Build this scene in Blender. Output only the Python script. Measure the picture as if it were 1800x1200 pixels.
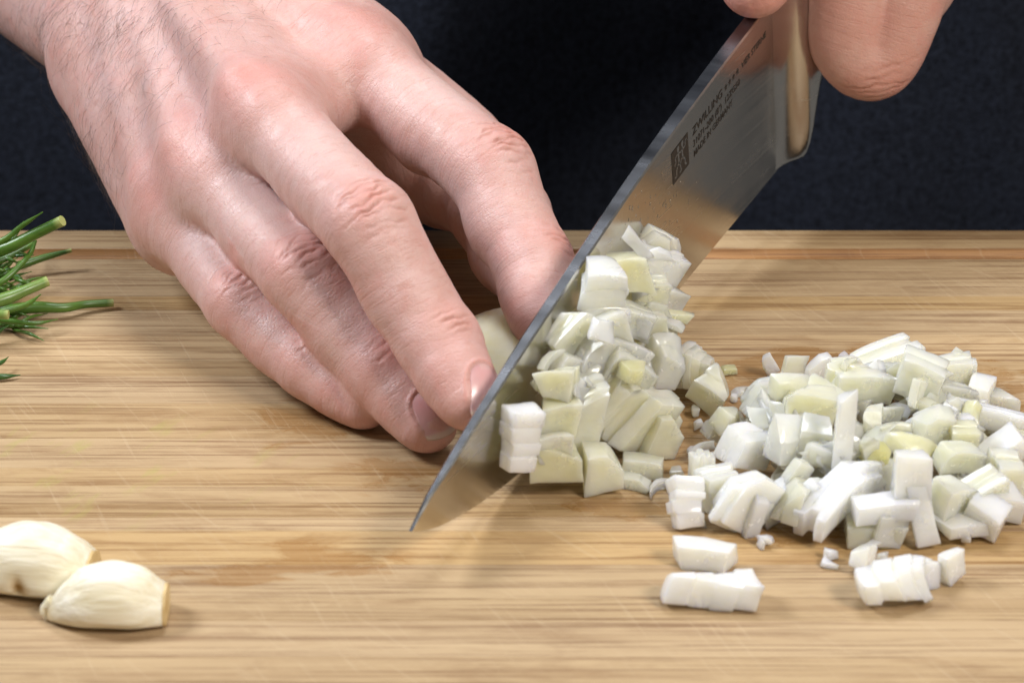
import bpy, bmesh, math, random
import numpy as np
from mathutils import Vector, Matrix, noise as mnoise

HAND_STEP = 0.65
REPORT = False

# ------------------------------------------------------------------ camera, light, exposure
for o in list(bpy.data.objects):
    bpy.data.objects.remove(o, do_unlink=True)
scene = bpy.context.scene
COL = scene.collection
R = math.radians
PITCH, DIST, FOCAL = R(25.5), 650.0, 104.0          # millimetres
cam_data = bpy.data.cameras.new('camera')
cam = bpy.data.objects.new('camera', cam_data)
COL.objects.link(cam)
scene.camera = cam
cam.location = (0, -DIST * math.cos(PITCH) / 1000, DIST * math.sin(PITCH) / 1000)
cam.rotation_euler = (R(90) - PITCH, 0, 0)
cam_data.lens = FOCAL
cam_data.sensor_width = 36
cam_data.clip_start = 0.02
cam_data.clip_end = 20
cam_data.dof.use_dof = True
cam_data.dof.focus_distance = 0.638
cam_data.dof.aperture_fstop = 27.0

world = bpy.data.worlds.new('World')
scene.world = world
world.use_nodes = True
world.node_tree.nodes['Background'].inputs['Color'].default_value = (1.0, 0.95, 0.88, 1)
world.node_tree.nodes['Background'].inputs['Strength'].default_value = 0.15


def area_lamp(name, loc, target, size, power, color):
    d = bpy.data.lights.new(name, 'AREA')
    d.shape = 'RECTANGLE'
    d.size, d.size_y = size
    d.energy = power
    d.color = color
    o = bpy.data.objects.new(name, d)
    COL.objects.link(o)
    o.location = loc
    o.rotation_euler = (Vector(target) - Vector(loc)).to_track_quat('-Z', 'Y').to_euler()
    return o


area_lamp('softbox_left', (-0.62, 0.05, 0.62), (0, -0.02, 0.03), (0.24, 0.24), 7.6, (0.88, 0.93, 1.0))
area_lamp('softbox_top', (0.05, 0.30, 0.95), (0, -0.03, 0.02), (0.36, 0.28), 5.0, (0.94, 0.97, 1.0))
area_lamp('softbox_right', (0.50, -0.55, 0.62), (0.03, -0.03, 0.02), (0.26, 0.26), 7.5, (1.0, 0.94, 0.86))
scene.view_settings.view_transform = 'Standard'
scene.view_settings.look = 'None'
scene.view_settings.exposure = 0.0
scene.view_settings.gamma = 1.0
scene.view_settings.use_curve_mapping = False

# ------------------------------------------------------------------ picture geometry -> place (mm)
VD = np.array([0, math.cos(PITCH), -math.sin(PITCH)])
VU = np.array([0, math.sin(PITCH), math.cos(PITCH)])
CAM = -DIST * VD
SC = FOCAL * 50.0


def ray(px, py):
    return VD + np.array([1.0, 0, 0]) * (px - 900) / SC + VU * (600 - py) / SC


def atz(px, py, z=0.0):
    v = ray(px, py)
    return CAM + v * ((z - CAM[2]) / v[2])


def atw(px, py, w=0.0):                      # w: mm beyond the plane through the board's centre
    return CAM + ray(px, py) * (DIST + w)


def project(p):
    p = np.asarray(p, float)
    w = (p - CAM) @ VD
    return np.stack([900 + p[..., 0] / w * SC, 600 - (p @ VU - CAM @ VU) / w * SC], -1)


# knife frame: origin at the tip, KX along the edge to the heel, KU towards the spine, KN out of the visible face
KT = np.array([-17.96, -106.08, 11.40])
KX = np.array([0.42320, 0.90097, 0.09565])
KU = np.array([-0.04456, -0.08475, 0.99541])
KN = np.cross(KX, KU)


def atblade(px, py, off=0.0):
    v = ray(px, py)
    return CAM + v * (((KT + KN * off - CAM) @ KN) / (v @ KN))


# ------------------------------------------------------------------ object helpers
def tag(o, label=None, cat=None, group=None, kind=None):
    if label: o['label'] = label
    if cat: o['category'] = cat
    if group: o['group'] = group
    if kind: o['kind'] = kind
    return o


def link(name, me, mat=None, parent=None):
    o = bpy.data.objects.new(name, me)
    COL.objects.link(o)
    if mat is not None and me is not None:
        me.materials.append(mat)
    if parent is not None:
        o.parent = parent
    return o


def empty(name, loc_mm=(0, 0, 0)):
    o = bpy.data.objects.new(name, None)
    o.empty_display_size = 0.01
    COL.objects.link(o)
    o.location = [c / 1000 for c in loc_mm]
    return o


def mesh_np(name, V, F, smooth=True, sharp=None):
    """V in mm."""
    me = bpy.data.meshes.new(name)
    V = np.asarray(V, float) / 1000.0
    if isinstance(F, np.ndarray):
        k = F.shape[1]
        me.vertices.add(len(V)); me.vertices.foreach_set('co', V.ravel())
        me.loops.add(F.size); me.loops.foreach_set('vertex_index', F.ravel().astype(np.int32))
        me.polygons.add(len(F))
        me.polygons.foreach_set('loop_start', (np.arange(len(F)) * k).astype(np.int32))
        me.update(calc_edges=True)
    else:
        me.from_pydata([tuple(v) for v in V], [], F)
        me.update()
    if smooth:
        me.polygons.foreach_set('use_smooth', np.ones(len(me.polygons), bool))
        if sharp is not None:
            me.set_sharp_from_angle(angle=R(sharp))
    return me


def bm_mesh(name, bm, sharp=35):
    """bmesh in mm -> mesh in m."""
    bmesh.ops.scale(bm, vec=(.001, .001, .001), verts=bm.verts)
    bmesh.ops.recalc_face_normals(bm, faces=bm.faces)
    me = bpy.data.meshes.new(name)
    bm.to_mesh(me); bm.free()
    me.polygons.foreach_set('use_smooth', np.ones(len(me.polygons), bool))
    me.set_sharp_from_angle(angle=R(sharp))
    me.update()
    return me


def norm(v):
    v = np.asarray(v, float)
    return v / (np.linalg.norm(v) + 1e-12)


def add_attr(me, name, data):
    a = me.attributes.new(name, 'FLOAT', 'POINT')
    a.data.foreach_set('value', np.asarray(data, np.float32))


# ------------------------------------------------------------------ material helpers
class NT:
    def __init__(self, name):
        self.m = bpy.data.materials.new(name)
        self.m.use_nodes = True
        self.t = self.m.node_tree
        self.b = self.t.nodes['Principled BSDF']

    def n(self, kind, **kw):
        nd = self.t.nodes.new(kind)
        for k, v in kw.items():
            if k.startswith('_'):
                self.set(nd.inputs[k[1:].replace('_', ' ')], v)
            else:
                setattr(nd, k, v)
        return nd

    def set(self, sock, v):
        if isinstance(v, bpy.types.NodeSocket):
            self.t.links.new(v, sock)
        elif isinstance(v, bpy.types.Node):
            self.t.links.new(v.outputs[0], sock)
        else:
            if hasattr(sock.default_value, '__len__') and len(sock.default_value) == 4 and len(v) == 3:
                v = (*v, 1)
            sock.default_value = v

    def p(self, **kw):
        for k, v in kw.items():
            self.set(self.b.inputs[k.replace('_', ' ')], v)
        return self

    def obj(self):
        return self.n('ShaderNodeTexCoord').outputs['Object']

    def mapping(self, vec, scale=(1, 1, 1), rot=(0, 0, 0), loc=(0, 0, 0)):
        return self.n('ShaderNodeMapping', _Vector=vec, _Scale=scale, _Rotation=rot, _Location=loc).outputs[0]

    def noise(self, vec, scale, detail=4, rough=.55, dist=0.0):
        nd = self.n('ShaderNodeTexNoise', _Vector=vec, _Scale=scale, _Detail=detail, _Roughness=rough, _Distortion=dist)
        return nd.outputs[0]

    def ramp(self, fac, *stops):
        nd = self.n('ShaderNodeValToRGB', _Fac=fac)
        el = nd.color_ramp.elements
        while len(el) < len(stops): el.new(0.5)
        for e, (pos, c) in zip(el, stops):
            e.position = pos
            e.color = (*c, 1) if hasattr(c, '__len__') else (c, c, c, 1)
        return nd.outputs[0]

    def mix(self, fac, a, b, mode='MIX'):
        nd = self.n('ShaderNodeMix', data_type='RGBA', blend_type=mode)
        self.set(nd.inputs[0], fac); self.set(nd.inputs[6], a); self.set(nd.inputs[7], b)
        return nd.outputs[2]

    def math(self, op, a, b=0.0, clamp=False):
        nd = self.n('ShaderNodeMath', operation=op, use_clamp=clamp)
        self.set(nd.inputs[0], a); self.set(nd.inputs[1], b)
        return nd.outputs[0]

    def attr(self, name):
        return self.n('ShaderNodeAttribute', attribute_name=name).outputs['Fac']

    def bump(self, height, strength=.5, dist=.001, normal=None):
        nd = self.n('ShaderNodeBump', _Height=height, _Strength=strength, _Distance=dist)
        if normal is not None: self.set(nd.inputs['Normal'], normal)
        return nd.outputs[0]

# ------------------------------------------------------------------ materials
def skin_material(name, tone=(1, 1, 1)):
    s = NT(name)
    co = s.obj()
    big = s.noise(co, 55, 5, .6)
    fine = s.noise(co, 260, 4, .6)
    c = s.ramp(big, (.3, (.56 * tone[0], .325 * tone[1], .288 * tone[2])), (.7, (.64 * tone[0], .42 * tone[1], .392 * tone[2])))
    c = s.mix(s.math('MULTIPLY', s.attr('red'), .80), c, (.60, .215, .175), 'MIX')
    c = s.mix(s.ramp(s.noise(co, 130, 4, .65, .6), (.52, 0), (.70, .38)), c, (.60, .24, .205))
    c = s.mix(s.ramp(fine, (.38, 0), (.72, .45)), c, (.54, .275, .225))
    c = s.mix(s.ramp(s.noise(co, 90, 4, .6, .5), (.48, 0), (.72, .30)), c, (.64, .46, .40))
    c = s.mix(s.math('MULTIPLY', s.attr('crease'), .70), c, (.36, .125, .085))
    c = s.mix(s.math('MULTIPLY', s.attr('pale'), .4), c, (.68, .52, .49))
    c = s.mix(s.math('MULTIPLY', s.attr('vein'), .16), c, (.40, .33, .36))
    # fine folds that run across the digits, small skin cells, grain
    uv = s.n('ShaderNodeCombineXYZ', _X=s.math('MULTIPLY', s.attr('along'), 1.15), _Y=s.math('MULTIPLY', s.attr('across'), .22), _Z=s.attr('digit')).outputs[0]
    tw = s.noise(uv, 1.0, 4, .65, .8)
    uv2 = s.n('ShaderNodeCombineXYZ', _X=s.math('MULTIPLY', s.attr('along'), 2.6), _Y=s.math('MULTIPLY', s.attr('across'), .9), _Z=s.attr('digit')).outputs[0]
    tw2 = s.noise(uv2, 1.0, 4, .65, .5)
    vor = s.n('ShaderNodeTexVoronoi', feature='DISTANCE_TO_EDGE', _Vector=co, _Scale=1000)
    cell = s.ramp(vor.outputs[0], (0, 0), (.16, 1))
    g = s.noise(co, 1700, 3)
    b0 = s.bump(s.ramp(tw, (.36, 0), (.5, 1)), .22, .00030)
    b1 = s.bump(tw2, .35, .00030, b0)
    b2 = s.bump(cell, .28, .00009, b1)
    b3 = s.bump(g, .20, .00018, b2)
    c = s.mix(s.ramp(tw, (.34, .35), (.44, 0)), c, (.48, .22, .17))
    s.p(Base_Color=c, Roughness=s.ramp(fine, (.3, .33), (.7, .50)), Subsurface_Weight=.22,
        Subsurface_Radius=(1.0, .42, .24), Subsurface_Scale=.0022, Specular_IOR_Level=.55, Normal=b3)
    s.b.inputs['IOR'].default_value = 1.42
    return s.m


M = {}
M['skin'] = skin_material('skin')
M['skin_warm'] = skin_material('skin_knife_hand', (1.0, .90, .82))

s = NT('nail')
co = s.obj()
s.p(Base_Color=s.ramp(s.noise(co, 150, 2), (.3, (.56, .28, .28)), (.7, (.66, .38, .37))), Roughness=.24,
    Subsurface_Weight=.3, Subsurface_Radius=(1, .4, .3), Subsurface_Scale=.002)
nl = s.attr('lunula')
c = s.mix(nl, s.b.inputs['Base Color'].links[0].from_socket, (.66, .50, .44))
s.p(Base_Color=c)
M['nail'] = s.m

s = NT('arm_hair')
s.p(Base_Color=(.09, .058, .038), Roughness=.5)
M['hair'] = s.m

# bamboo: Object Random shifts each strip, grain runs along X
def bamboo(name, lo, hi, dark):
    s = NT(name)
    co = s.obj()
    rnd = s.n('ShaderNodeObjectInfo').outputs['Random']
    off = s.n('ShaderNodeCombineXYZ', _X=s.math('MULTIPLY', rnd, 3.0), _Y=0.0, _Z=s.math('MULTIPLY', rnd, 7.0)).outputs[0]
    cs = s.n('ShaderNodeVectorMath', operation='ADD', _Vector=co).outputs[0]
    s.t.links.new(off, cs.node.inputs[1])
    g1 = s.noise(s.mapping(cs, (7, 220, 220)), 1.0, 5, .62, .25)
    g2 = s.noise(s.mapping(cs, (7, 640, 640)), 1.0, 5, .65, .3)
    g3 = s.noise(s.mapping(cs, (15, 1150, 1150)), 1.0, 5, .72, .1)
    blot = s.noise(s.mapping(cs, (38, 150, 150)), 1.0, 5, .65, .8)
    c = s.ramp(g1, (.10, lo), (.56, hi))
    c = s.mix(s.ramp(g2, (.55, 0), (.63, .55)), c, dark)
    c = s.mix(s.ramp(g3, (.53, 0), (.585, .60)), c, (dark[0] * .8, dark[1] * .7, dark[2] * .6))
    c = s.mix(s.ramp(blot, (.50, 0), (.72, .42)), c, (dark[0] * .95, dark[1] * .8, dark[2] * .6))
    hsv = s.n('ShaderNodeHueSaturation', _Color=c)
    s.set(hsv.inputs['Value'], s.n('ShaderNodeMapRange', _Value=rnd, _To_Min=.90, _To_Max=1.06).outputs[0])
    s.set(hsv.inputs['Saturation'], s.n('ShaderNodeMapRange', _Value=s.math('FRACT', s.math('MULTIPLY', rnd, 7.31)), _To_Min=.90, _To_Max=1.06).outputs[0])
    c = hsv.outputs[0]
    # juice stains (wet, darker, orange) with ragged outlines
    wob = s.noise(s.mapping(co, (60, 130, 130)), 1.0, 5, .65, .6)
    wet = None
    for (px, py, rx, ry) in WET_SPOTS:
        ctr = atz(px, py) / 1000
        q = s.mapping(co, (1 / rx, 1 / ry, 0), loc=(-ctr[0] / rx, -ctr[1] / ry, 0))
        ln = s.n('ShaderNodeVectorMath', operation='LENGTH', _Vector=q).outputs['Value']
        e = s.math('ADD', ln, s.math('MULTIPLY', s.math('SUBTRACT', wob, .5), 4.2))
        mk = s.ramp(e, (.55, 1), (1.0, 0))
        wet = mk if wet is None else s.math('MAXIMUM', wet, mk)
    c = s.mix(s.math('MULTIPLY', wet, .46), c, (.27, .13, .038))
    # green herb smears on the left
    ctr = atz(150, 820) / 1000
    q = s.mapping(co, (1 / .06, 1 / .035, 0), loc=(-ctr[0] / .06, -ctr[1] / .035, 0))
    ln = s.n('ShaderNodeVectorMath', operation='LENGTH', _Vector=q).outputs['Value']
    gm = s.math('MULTIPLY', s.ramp(ln, (.3, 1), (1.1, 0)), s.ramp(s.noise(s.mapping(s.mapping(co, (1, 1, 1), (0, 0, R(-60))), (60, 200, 1)), 1.0, 3, .6), (.58, 0), (.72, .38)))
    c = s.mix(gm, c, (.33, .34, .06))
    # knife scores: fine pale lines in two directions
    sc = None
    for ang, sd in ((62, 3.1), (51, 8.7), (70, 5.3)):
        q = s.mapping(s.mapping(co, (1, 1, 1), (0, 0, R(ang))), (26, 900, 1), (0, 0, 0), (sd, sd, 0))
        nz = s.noise(q, 1.0, 2, .5)
        ms = s.noise(s.mapping(co, (55, 55, 0), (0, 0, 0), (sd, 0, 0)), 1.0, 3, .6)
        l = s.math('MULTIPLY', s.ramp(nz, (.62, 0), (.68, 1)), s.ramp(ms, (.42, 0), (.60, 1)))
        sc = l if sc is None else s.math('MAXIMUM', sc, l)
    c = s.mix(s.math('MULTIPLY', sc, .20), c, (.55, .42, .27))
    h = s.math('SUBTRACT', s.math('ADD', s.math('MULTIPLY', g2, .6), s.math('MULTIPLY', g3, .5)), s.math('MULTIPLY', sc, .25))
    s.p(Base_Color=c, Roughness=s.mix(wet, s.ramp(g1, (.3, .46), (.7, .60)), (.22, .22, .22)), Normal=s.bump(h, .30, .0004), Specular_IOR_Level=.4)
    return s.m


WET_SPOTS = [(545, 735, .012, .011), (1215, 745, .022, .020), (1270, 700, .022, .022), (1390, 925, .012, .010), (1390, 640, .022, .012),
             (700, 830, .010, .010), (560, 985, .014, .007), (430, 1010, .012, .006), (1620, 720, .03, .03), (1110, 890, .012, .006)]
M['bamboo'] = bamboo('bamboo', (.335, .21, .098), (.45, .308, .158), (.19, .098, .036))
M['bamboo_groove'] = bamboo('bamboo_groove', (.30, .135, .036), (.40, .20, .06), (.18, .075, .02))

s = NT('countertop')
s.p(Base_Color=s.ramp(s.noise(s.obj(), 60), (.3, (.05, .05, .055)), (.7, (.09, .09, .095))), Roughness=.4)
M['counter'] = s.m

s = NT('denim')
co = s.obj()
n1 = s.noise(co, 520, 6, .8)
n2 = s.noise(s.mapping(co, (900, 1, 260), (0, R(35), 0)), 1.0, 2)
c = s.ramp(n1, (.36, (.002, .0025, .005)), (.74, (.024, .029, .045)))
c = s.mix(s.ramp(n2, (.4, 0), (.8, .5)), c, (.020, .025, .042))
s.p(Base_Color=c, Roughness=.9, Specular_IOR_Level=.15, Normal=s.bump(s.noise(co, 700, 3), .6, .001))
M['denim'] = s.m

s = NT('blade_steel')
co = s.obj()
br = s.noise(s.mapping(co, (3, 1, 900)), 1.0, 3, .6)
sm = s.noise(co, 45, 4, .6)
s.p(Base_Color=(.66, .645, .62), Metallic=1.0,
    Roughness=s.math('ADD', s.ramp(br, (.3, .16), (.7, .25)), s.ramp(sm, (.4, 0), (.8, .10))), Normal=s.bump(br, .05, .0001))
M['steel'] = s.m
s = NT('spine_steel')
s.p(Base_Color=(.26, .27, .30), Metallic=1.0, Roughness=s.ramp(s.noise(s.mapping(s.obj(), (40, 1, 600)), 1.0, 3), (.3, .18), (.7, .30)))
M['spine'] = s.m
s = NT('etched_marking')
s.p(Base_Color=(.030, .024, .020), Metallic=.2, Roughness=.55)
M['etch'] = s.m
s = NT('handle_black')
s.p(Base_Color=(.012, .012, .013), Roughness=.45)
M['handle'] = s.m
s = NT('water')
s.p(Base_Color=(1, 1, 1), Roughness=.03, IOR=1.33, Transmission_Weight=1.0)
M['water'] = s.m


def onion_material(name, a, b, vein=(.80, .82, .62), trans=.36, coat=.4, rough=0.0):
    s = NT(name)
    co = s.obj()
    rnd = s.n('ShaderNodeObjectInfo').outputs['Random']
    n = s.noise(co, 170, 3)
    c = s.ramp(n, (.3, a), (.7, b))
    fib = s.noise(s.mapping(co, (130, 1500, 1500)), 1.0, 3, .6)
    c = s.mix(s.ramp(fib, (.5, 0), (.75, .22)), c, vein)
    hsv = s.n('ShaderNodeHueSaturation', _Color=c)
    s.set(hsv.inputs['Value'], s.n('ShaderNodeMapRange', _Value=rnd, _To_Min=.93, _To_Max=1.03).outputs[0])
    s.set(hsv.inputs['Saturation'], s.n('ShaderNodeMapRange', _Value=s.math('FRACT', s.math('MULTIPLY', rnd, 5.7)), _To_Min=.6, _To_Max=1.25).outputs[0])
    bp = s.bump(s.math('ADD', s.math('MULTIPLY', fib, .7), s.noise(co, 420, 3)), .28, .0004)
    s.p(Base_Color=hsv.outputs[0], Roughness=s.ramp(n, (.3, .14 + rough), (.7, .30 + rough)), Subsurface_Weight=1.0,
        Subsurface_Radius=(1.0, .94, .70), Subsurface_Scale=.006, Transmission_Weight=trans, IOR=1.35, Normal=bp,
        Coat_Weight=coat, Coat_Roughness=.08)
    s.m['onion'] = 1
    return s.m


M['onion'] = onion_material('onion_flesh', (.95, .92, .70), (.98, .96, .81), (.90, .87, .56))
M['onion_white'] = onion_material('onion_white', (.95, .94, .84), (.98, .98, .92), (.91, .91, .76), .24)
M['onion_yellow'] = onion_material('onion_yellowish', (.93, .88, .56), (.96, .92, .69), (.89, .85, .45))
M['onion_outer'] = onion_material('onion_outer_layer', (.80, .76, .52), (.86, .83, .62), (.74, .72, .42), .05, 0.0, .25)
M['onion_core'] = onion_material('onion_core', (.82, .74, .16), (.86, .80, .34), (.70, .74, .12))
M['onion_green'] = onion_material('onion_green', (.62, .60, .12), (.72, .70, .24), (.50, .55, .08))

s = NT('garlic')
co = s.obj()
n = s.noise(s.mapping(co, (18, 330, 330)), 1.0, 4, .6, .3)
c = s.ramp(n, (.3, (.68, .60, .40)), (.62, (.86, .82, .69)))
c = s.mix(s.attr('brown'), c, (.42, .25, .06))
c = s.mix(s.attr('tan'), c, (.62, .46, .22))
s.p(Base_Color=c, Roughness=.5, Subsurface_Weight=.3, Subsurface_Radius=(1, .85, .55), Subsurface_Scale=.002, Normal=s.bump(n, .5, .0014))
M['garlic'] = s.m
s = NT('garlic_root_end')
s.p(Base_Color=s.ramp(s.noise(s.obj(), 300, 3), (.3, (.50, .34, .13)), (.7, (.66, .50, .26))), Roughness=.6)
M['garlic_root'] = s.m


def herb(name, a, b):
    s = NT(name)
    co = s.obj()
    c = s.ramp(s.noise(s.mapping(co, (40, 300, 300)), 1.0, 4), (.3, a), (.7, b))
    c = s.mix(s.attr('cut'), c, (.36, .40, .14))
    s.p(Base_Color=c, Roughness=.34, Subsurface_Weight=.25, Subsurface_Radius=(.5, 1, .3), Subsurface_Scale=.001)
    return s.m


M['herb'] = herb('herb_stem', (.035, .095, .010), (.095, .19, .024))
M['herb_dark'] = herb('herb_leaf', (.018, .065, .010), (.04, .12, .018))
M['herb_pale'] = herb('herb_pale_stem', (.11, .20, .035), (.19, .28, .07))

# ------------------------------------------------------------------ countertop, board, apron
rng = random.Random(7)


def box_bm(x0, x1, y0, y1, z0, z1, bev=0.0, seg=2):
    bm = bmesh.new()
    bmesh.ops.create_cube(bm, size=1)
    for v in bm.verts:
        v.co = ((x0 if v.co.x < 0 else x1), (y0 if v.co.y < 0 else y1), (z0 if v.co.z < 0 else z1))
    if bev:
        bmesh.ops.bevel(bm, geom=list(bm.edges), offset=bev, segments=seg, affect='EDGES', profile=.5)
    return bm


o = link('countertop', bm_mesh('countertop', box_bm(-420, 420, -420, 66, -62, -22.2, 2.0)), M['counter'])
tag(o, kind='structure')

BX0, BX1 = -205, 205
board = empty('cutting_board', (0, -40, -22))
tag(board, 'pale bamboo cutting board with a juice groove along its edge', 'cutting board')


def board_part(name, me, mat):
    ob = link(name, me, mat, board)
    ob.location = -board.location
    return ob


y = -205.0
while y < 44.7 - 1e-6:
    w = rng.choice((5.5, 7.5, 9.0, 11.0, 13.0, 16.0))
    y1 = y + w
    if 44.7 - y1 < 4.5: y1 = 44.7
    top = rng.uniform(-.05, .0)
    board_part('bamboo_strip', bm_mesh('bamboo_strip', box_bm(BX0, BX1, y + .05, y1 - .05, -22, top, .16, 1)), M['bamboo'])
    y = y1
board_part('bamboo_strip', bm_mesh('bamboo_strip', box_bm(BX0, BX1, 50.73, 62.1, -22, 0, .9, 3)), M['bamboo'])
prof = [(44.73, -22), (44.73, -.05), (45.3, -.7), (46.4, -1.7), (47.8, -2.3), (49.2, -2.2), (50.2, -1.3), (50.6, -.1), (50.70, -.05), (50.70, -22)]
V = [(x, a, b) for x in (BX0, BX1) for a, b in prof]
n = len(prof)
F = [(i, i + 1, n + i + 1, n + i) for i in range(n - 1)] + [(n - 1, 0, n, 2 * n - 1), tuple(range(n))[::-1], tuple(range(n, 2 * n))]
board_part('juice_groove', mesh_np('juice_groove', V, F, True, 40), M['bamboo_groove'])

person = empty('person', (-60, 150, -22))
tag(person, 'person in a dark navy denim apron holding an onion and slicing it with a knife', 'person')


def person_part(name, me, mat):
    ob = link(name, me, mat, person)
    ob.location = -person.location
    return ob


nx, nz = 150, 130
X, Z = np.meshgrid(np.linspace(-360, 360, nx), np.linspace(-330, 330, nz), indexing='ij')
Y = 262 + (X - 20) ** 2 * .0009
for (fx, fy, amp, wd, sl) in ((-210, 0, 7, 26, .15), (-120, 0, 4, 18, -.1), (60, 0, -9, 40, .2), (150, 0, 6, 22, -.25), (235, 0, 8, 30, .1), (-20, 0, 5, 24, .3)):
    Y -= 2.6 * amp * np.exp(-((X - fx - sl * Z) / wd) ** 2)
Y += np.array([mnoise.noise((a * .012, b * .009, .3)) for a, b in zip(X.ravel(), Z.ravel())]).reshape(X.shape) * 14
V = np.stack([X, Y, Z], -1).reshape(-1, 3)
idx = np.arange(nx * nz).reshape(nx, nz)
F = np.stack([idx[:-1, :-1], idx[1:, :-1], idx[1:, 1:], idx[:-1, 1:]], -1).reshape(-1, 4)
apron = person_part('apron', mesh_np('apron', V, F), M['denim'])
apron['label'] = 'dark navy denim apron'
sol = apron.modifiers.new('thickness', 'SOLIDIFY'); sol.thickness = .0018; sol.offset = 1

# ------------------------------------------------------------------ knife
knife = empty('chef_knife', KT)
tag(knife, "large chef's knife with etched steel blade, tilted through the diced onion", 'knife')
KM = np.stack([KX, KN, KU], 1)                       # local (s, n, h) -> place


def kpart(name, me, mat, parent=None):
    ob = link(name, me, mat, knife if parent is None else parent)
    return ob


def kco(L):                                           # local mm -> mm relative to the knife's tip
    return np.asarray(L, float) @ KM.T


def curve(s, pts):
    a = np.array(pts, float)
    return np.interp(s, a[:, 0], a[:, 1])


SPINE = [(0, 0), (3, 1.4), (8, 3.2), (17.5, 5.2), (30, 8.2), (44, 11.0), (58, 13.6), (71, 15.8), (86, 18.4), (101, 20.9), (116, 23.0), (133, 25.0), (150, 26.8), (166, 28.3), (188, 30.0), (200, 30.8)]
EDGE = [(0, -.02), (3, -1.9), (6.6, -3.9), (11, -5.9), (16, -7.7), (22, -9.6), (28, -11.3), (34, -12.8), (41, -14.3), (49, -15.8), (58, -16.7), (70, -17.3), (85, -17.6), (200, -17.6)]
HALF = [(0, .35), (18, 1.0), (72, 1.4), (133, 1.75), (200, 1.95)]
CTR = -1.0


NQ = 12


def face_n(s, h):                                     # visible face, distance from the knife's middle plane
    hs, he, t = curve(s, SPINE), curve(s, EDGE), curve(s, HALF)
    q = np.clip((h - he) / np.maximum(hs - he, 1e-3), 0, 1)
    k = np.arange(NQ + 1) / NQ
    return CTR + .04 + (t - .04) * np.interp(q, k, k ** .85)


S = np.concatenate([np.linspace(0, 20, 14), np.linspace(24, 200, 50)])
ring = []
for s_ in S:
    hs, he, t = curve(s_, SPINE), curve(s_, EDGE), curve(s_, HALF)
    Q = [he + (hs - he) * k / NQ for k in range(NQ + 1)]
    ch = min(.35, (hs - he) * .1)
    right = [(s_, CTR + .04 + (t - .04) * (k / NQ) ** .85, Q[k]) for k in range(NQ)] + [(s_, CTR + t, hs - ch), (s_, CTR + t - ch, hs)]
    left = [(a, 2 * CTR - b, c) for a, b, c in right]
    ring.append(right + left[::-1])
K = len(ring[0])
V = kco(np.array(ring).reshape(-1, 3))
F, mi = [], []
nr = NQ + 2
for i in range(len(S) - 1):
    for k in range(K):
        k2 = (k + 1) % K
        F.append((i * K + k, (i + 1) * K + k, (i + 1) * K + k2, i * K + k2))
        mi.append(1 if k in (nr - 1, nr) else 0)
F.append(tuple(range(K))[::-1]); mi.append(0)
F.append(tuple((len(S) - 1) * K + k for k in range(K))); mi.append(0)
me = mesh_np('blade', V, F, True, 24)
blade = kpart('blade', me, M['steel'])
me.materials.append(M['spine'])
me.polygons.foreach_set('material_index', np.array(mi, np.int32))

# bolster and handle: rounded sections along the knife
def sections(st):
    Vs, Fs = [], []
    m = 28
    for (s_, lo, hi, t, ex, lean, *rest) in st:
        wk = rest[0] if rest else 1.0                           # 0: wedge section like the blade's, 1: full
        for k in range(m):
            a = 2 * math.pi * k / m
            ca, sa = math.cos(a), math.sin(a)
            e = 2 / ex
            yy = math.copysign(abs(ca) ** e, ca) * t
            zz = (lo + hi) / 2 + math.copysign(abs(sa) ** e, sa) * (hi - lo) / 2
            q_ = min(1, max(.02, (zz - lo) / (hi - lo))) ** .85
            Vs.append((s_ + lean * (zz - 5), CTR + yy * (wk + (1 - wk) * q_), zz))
    for i in range(len(st) - 1):
        for k in range(m):
            Fs.append((i * m + k, (i + 1) * m + k, (i + 1) * m + (k + 1) % m, i * m + (k + 1) % m))
    Fs.append(tuple(range(m))[::-1]); Fs.append(tuple((len(st) - 1) * m + k for k in range(m)))
    return kco(Vs), Fs


V, F = sections([(183, -17.0, 29.2, 1.6, 14, -.145, 0), (187.5, -17.3, 29.9, 1.9, 14, -.145, 0), (190, -17.5, 30.2, 2.2, 12, -.145, .08), (192, -17.5, 30.4, 2.7, 10, -.14, .3), (194, -17.5, 30.5, 3.5, 8, -.13, .6), (195.6, -17.4, 30.6, 4.6, 7, -.12, .85), (196.8, -17.2, 30.6, 5.7, 6, -.11), (198, -16.6, 30.7, 6.3, 5, -.10), (199.5, -14.5, 30.7, 6.6, 5, -.08), (201, -10, 30.7, 6.9, 5, -.06), (203, -4, 30.6, 7.3, 4, -.04), (206, .5, 30.4, 7.9, 4, 0), (212, 1.4, 30, 8.7, 4, 0), (224, 1.6, 29.5, 9.4, 4, 0)])
kpart('bolster', mesh_np('bolster', V, F, True, 75), M['steel'])
V, F = sections([(223.6, 1.2, 29.3, 9.5, 4, 0), (228, .4, 29.6, 10, 4, 0), (250, -1.5, 29, 10.6, 4, 0), (280, -1, 28, 10.8, 4, 0), (310, -4, 27, 10.8, 4, 0), (328, -8, 26, 10.6, 4, 0), (333, -7, 24, 9, 4, 0)])
handle = kpart('handle', mesh_np('handle', V, F, True, 50), M['handle'])
for s_ in (242, 272, 304):
    bm = bmesh.new()
    bmesh.ops.create_cone(bm, cap_ends=True, segments=16, radius1=3.5, radius2=3.5, depth=21.9, matrix=Matrix.Rotation(R(90), 4, 'X'))
    L = np.array([v.co for v in bm.verts]) + (s_, CTR, 13.5)
    for v, c in zip(bm.verts, kco(L)): v.co = c
    kpart('rivet', bm_mesh('rivet', bm), M['spine'], handle)

# etched writing
TXT_ANG = R(5.9)
ca, sa = math.cos(TXT_ANG), math.sin(TXT_ANG)


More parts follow.
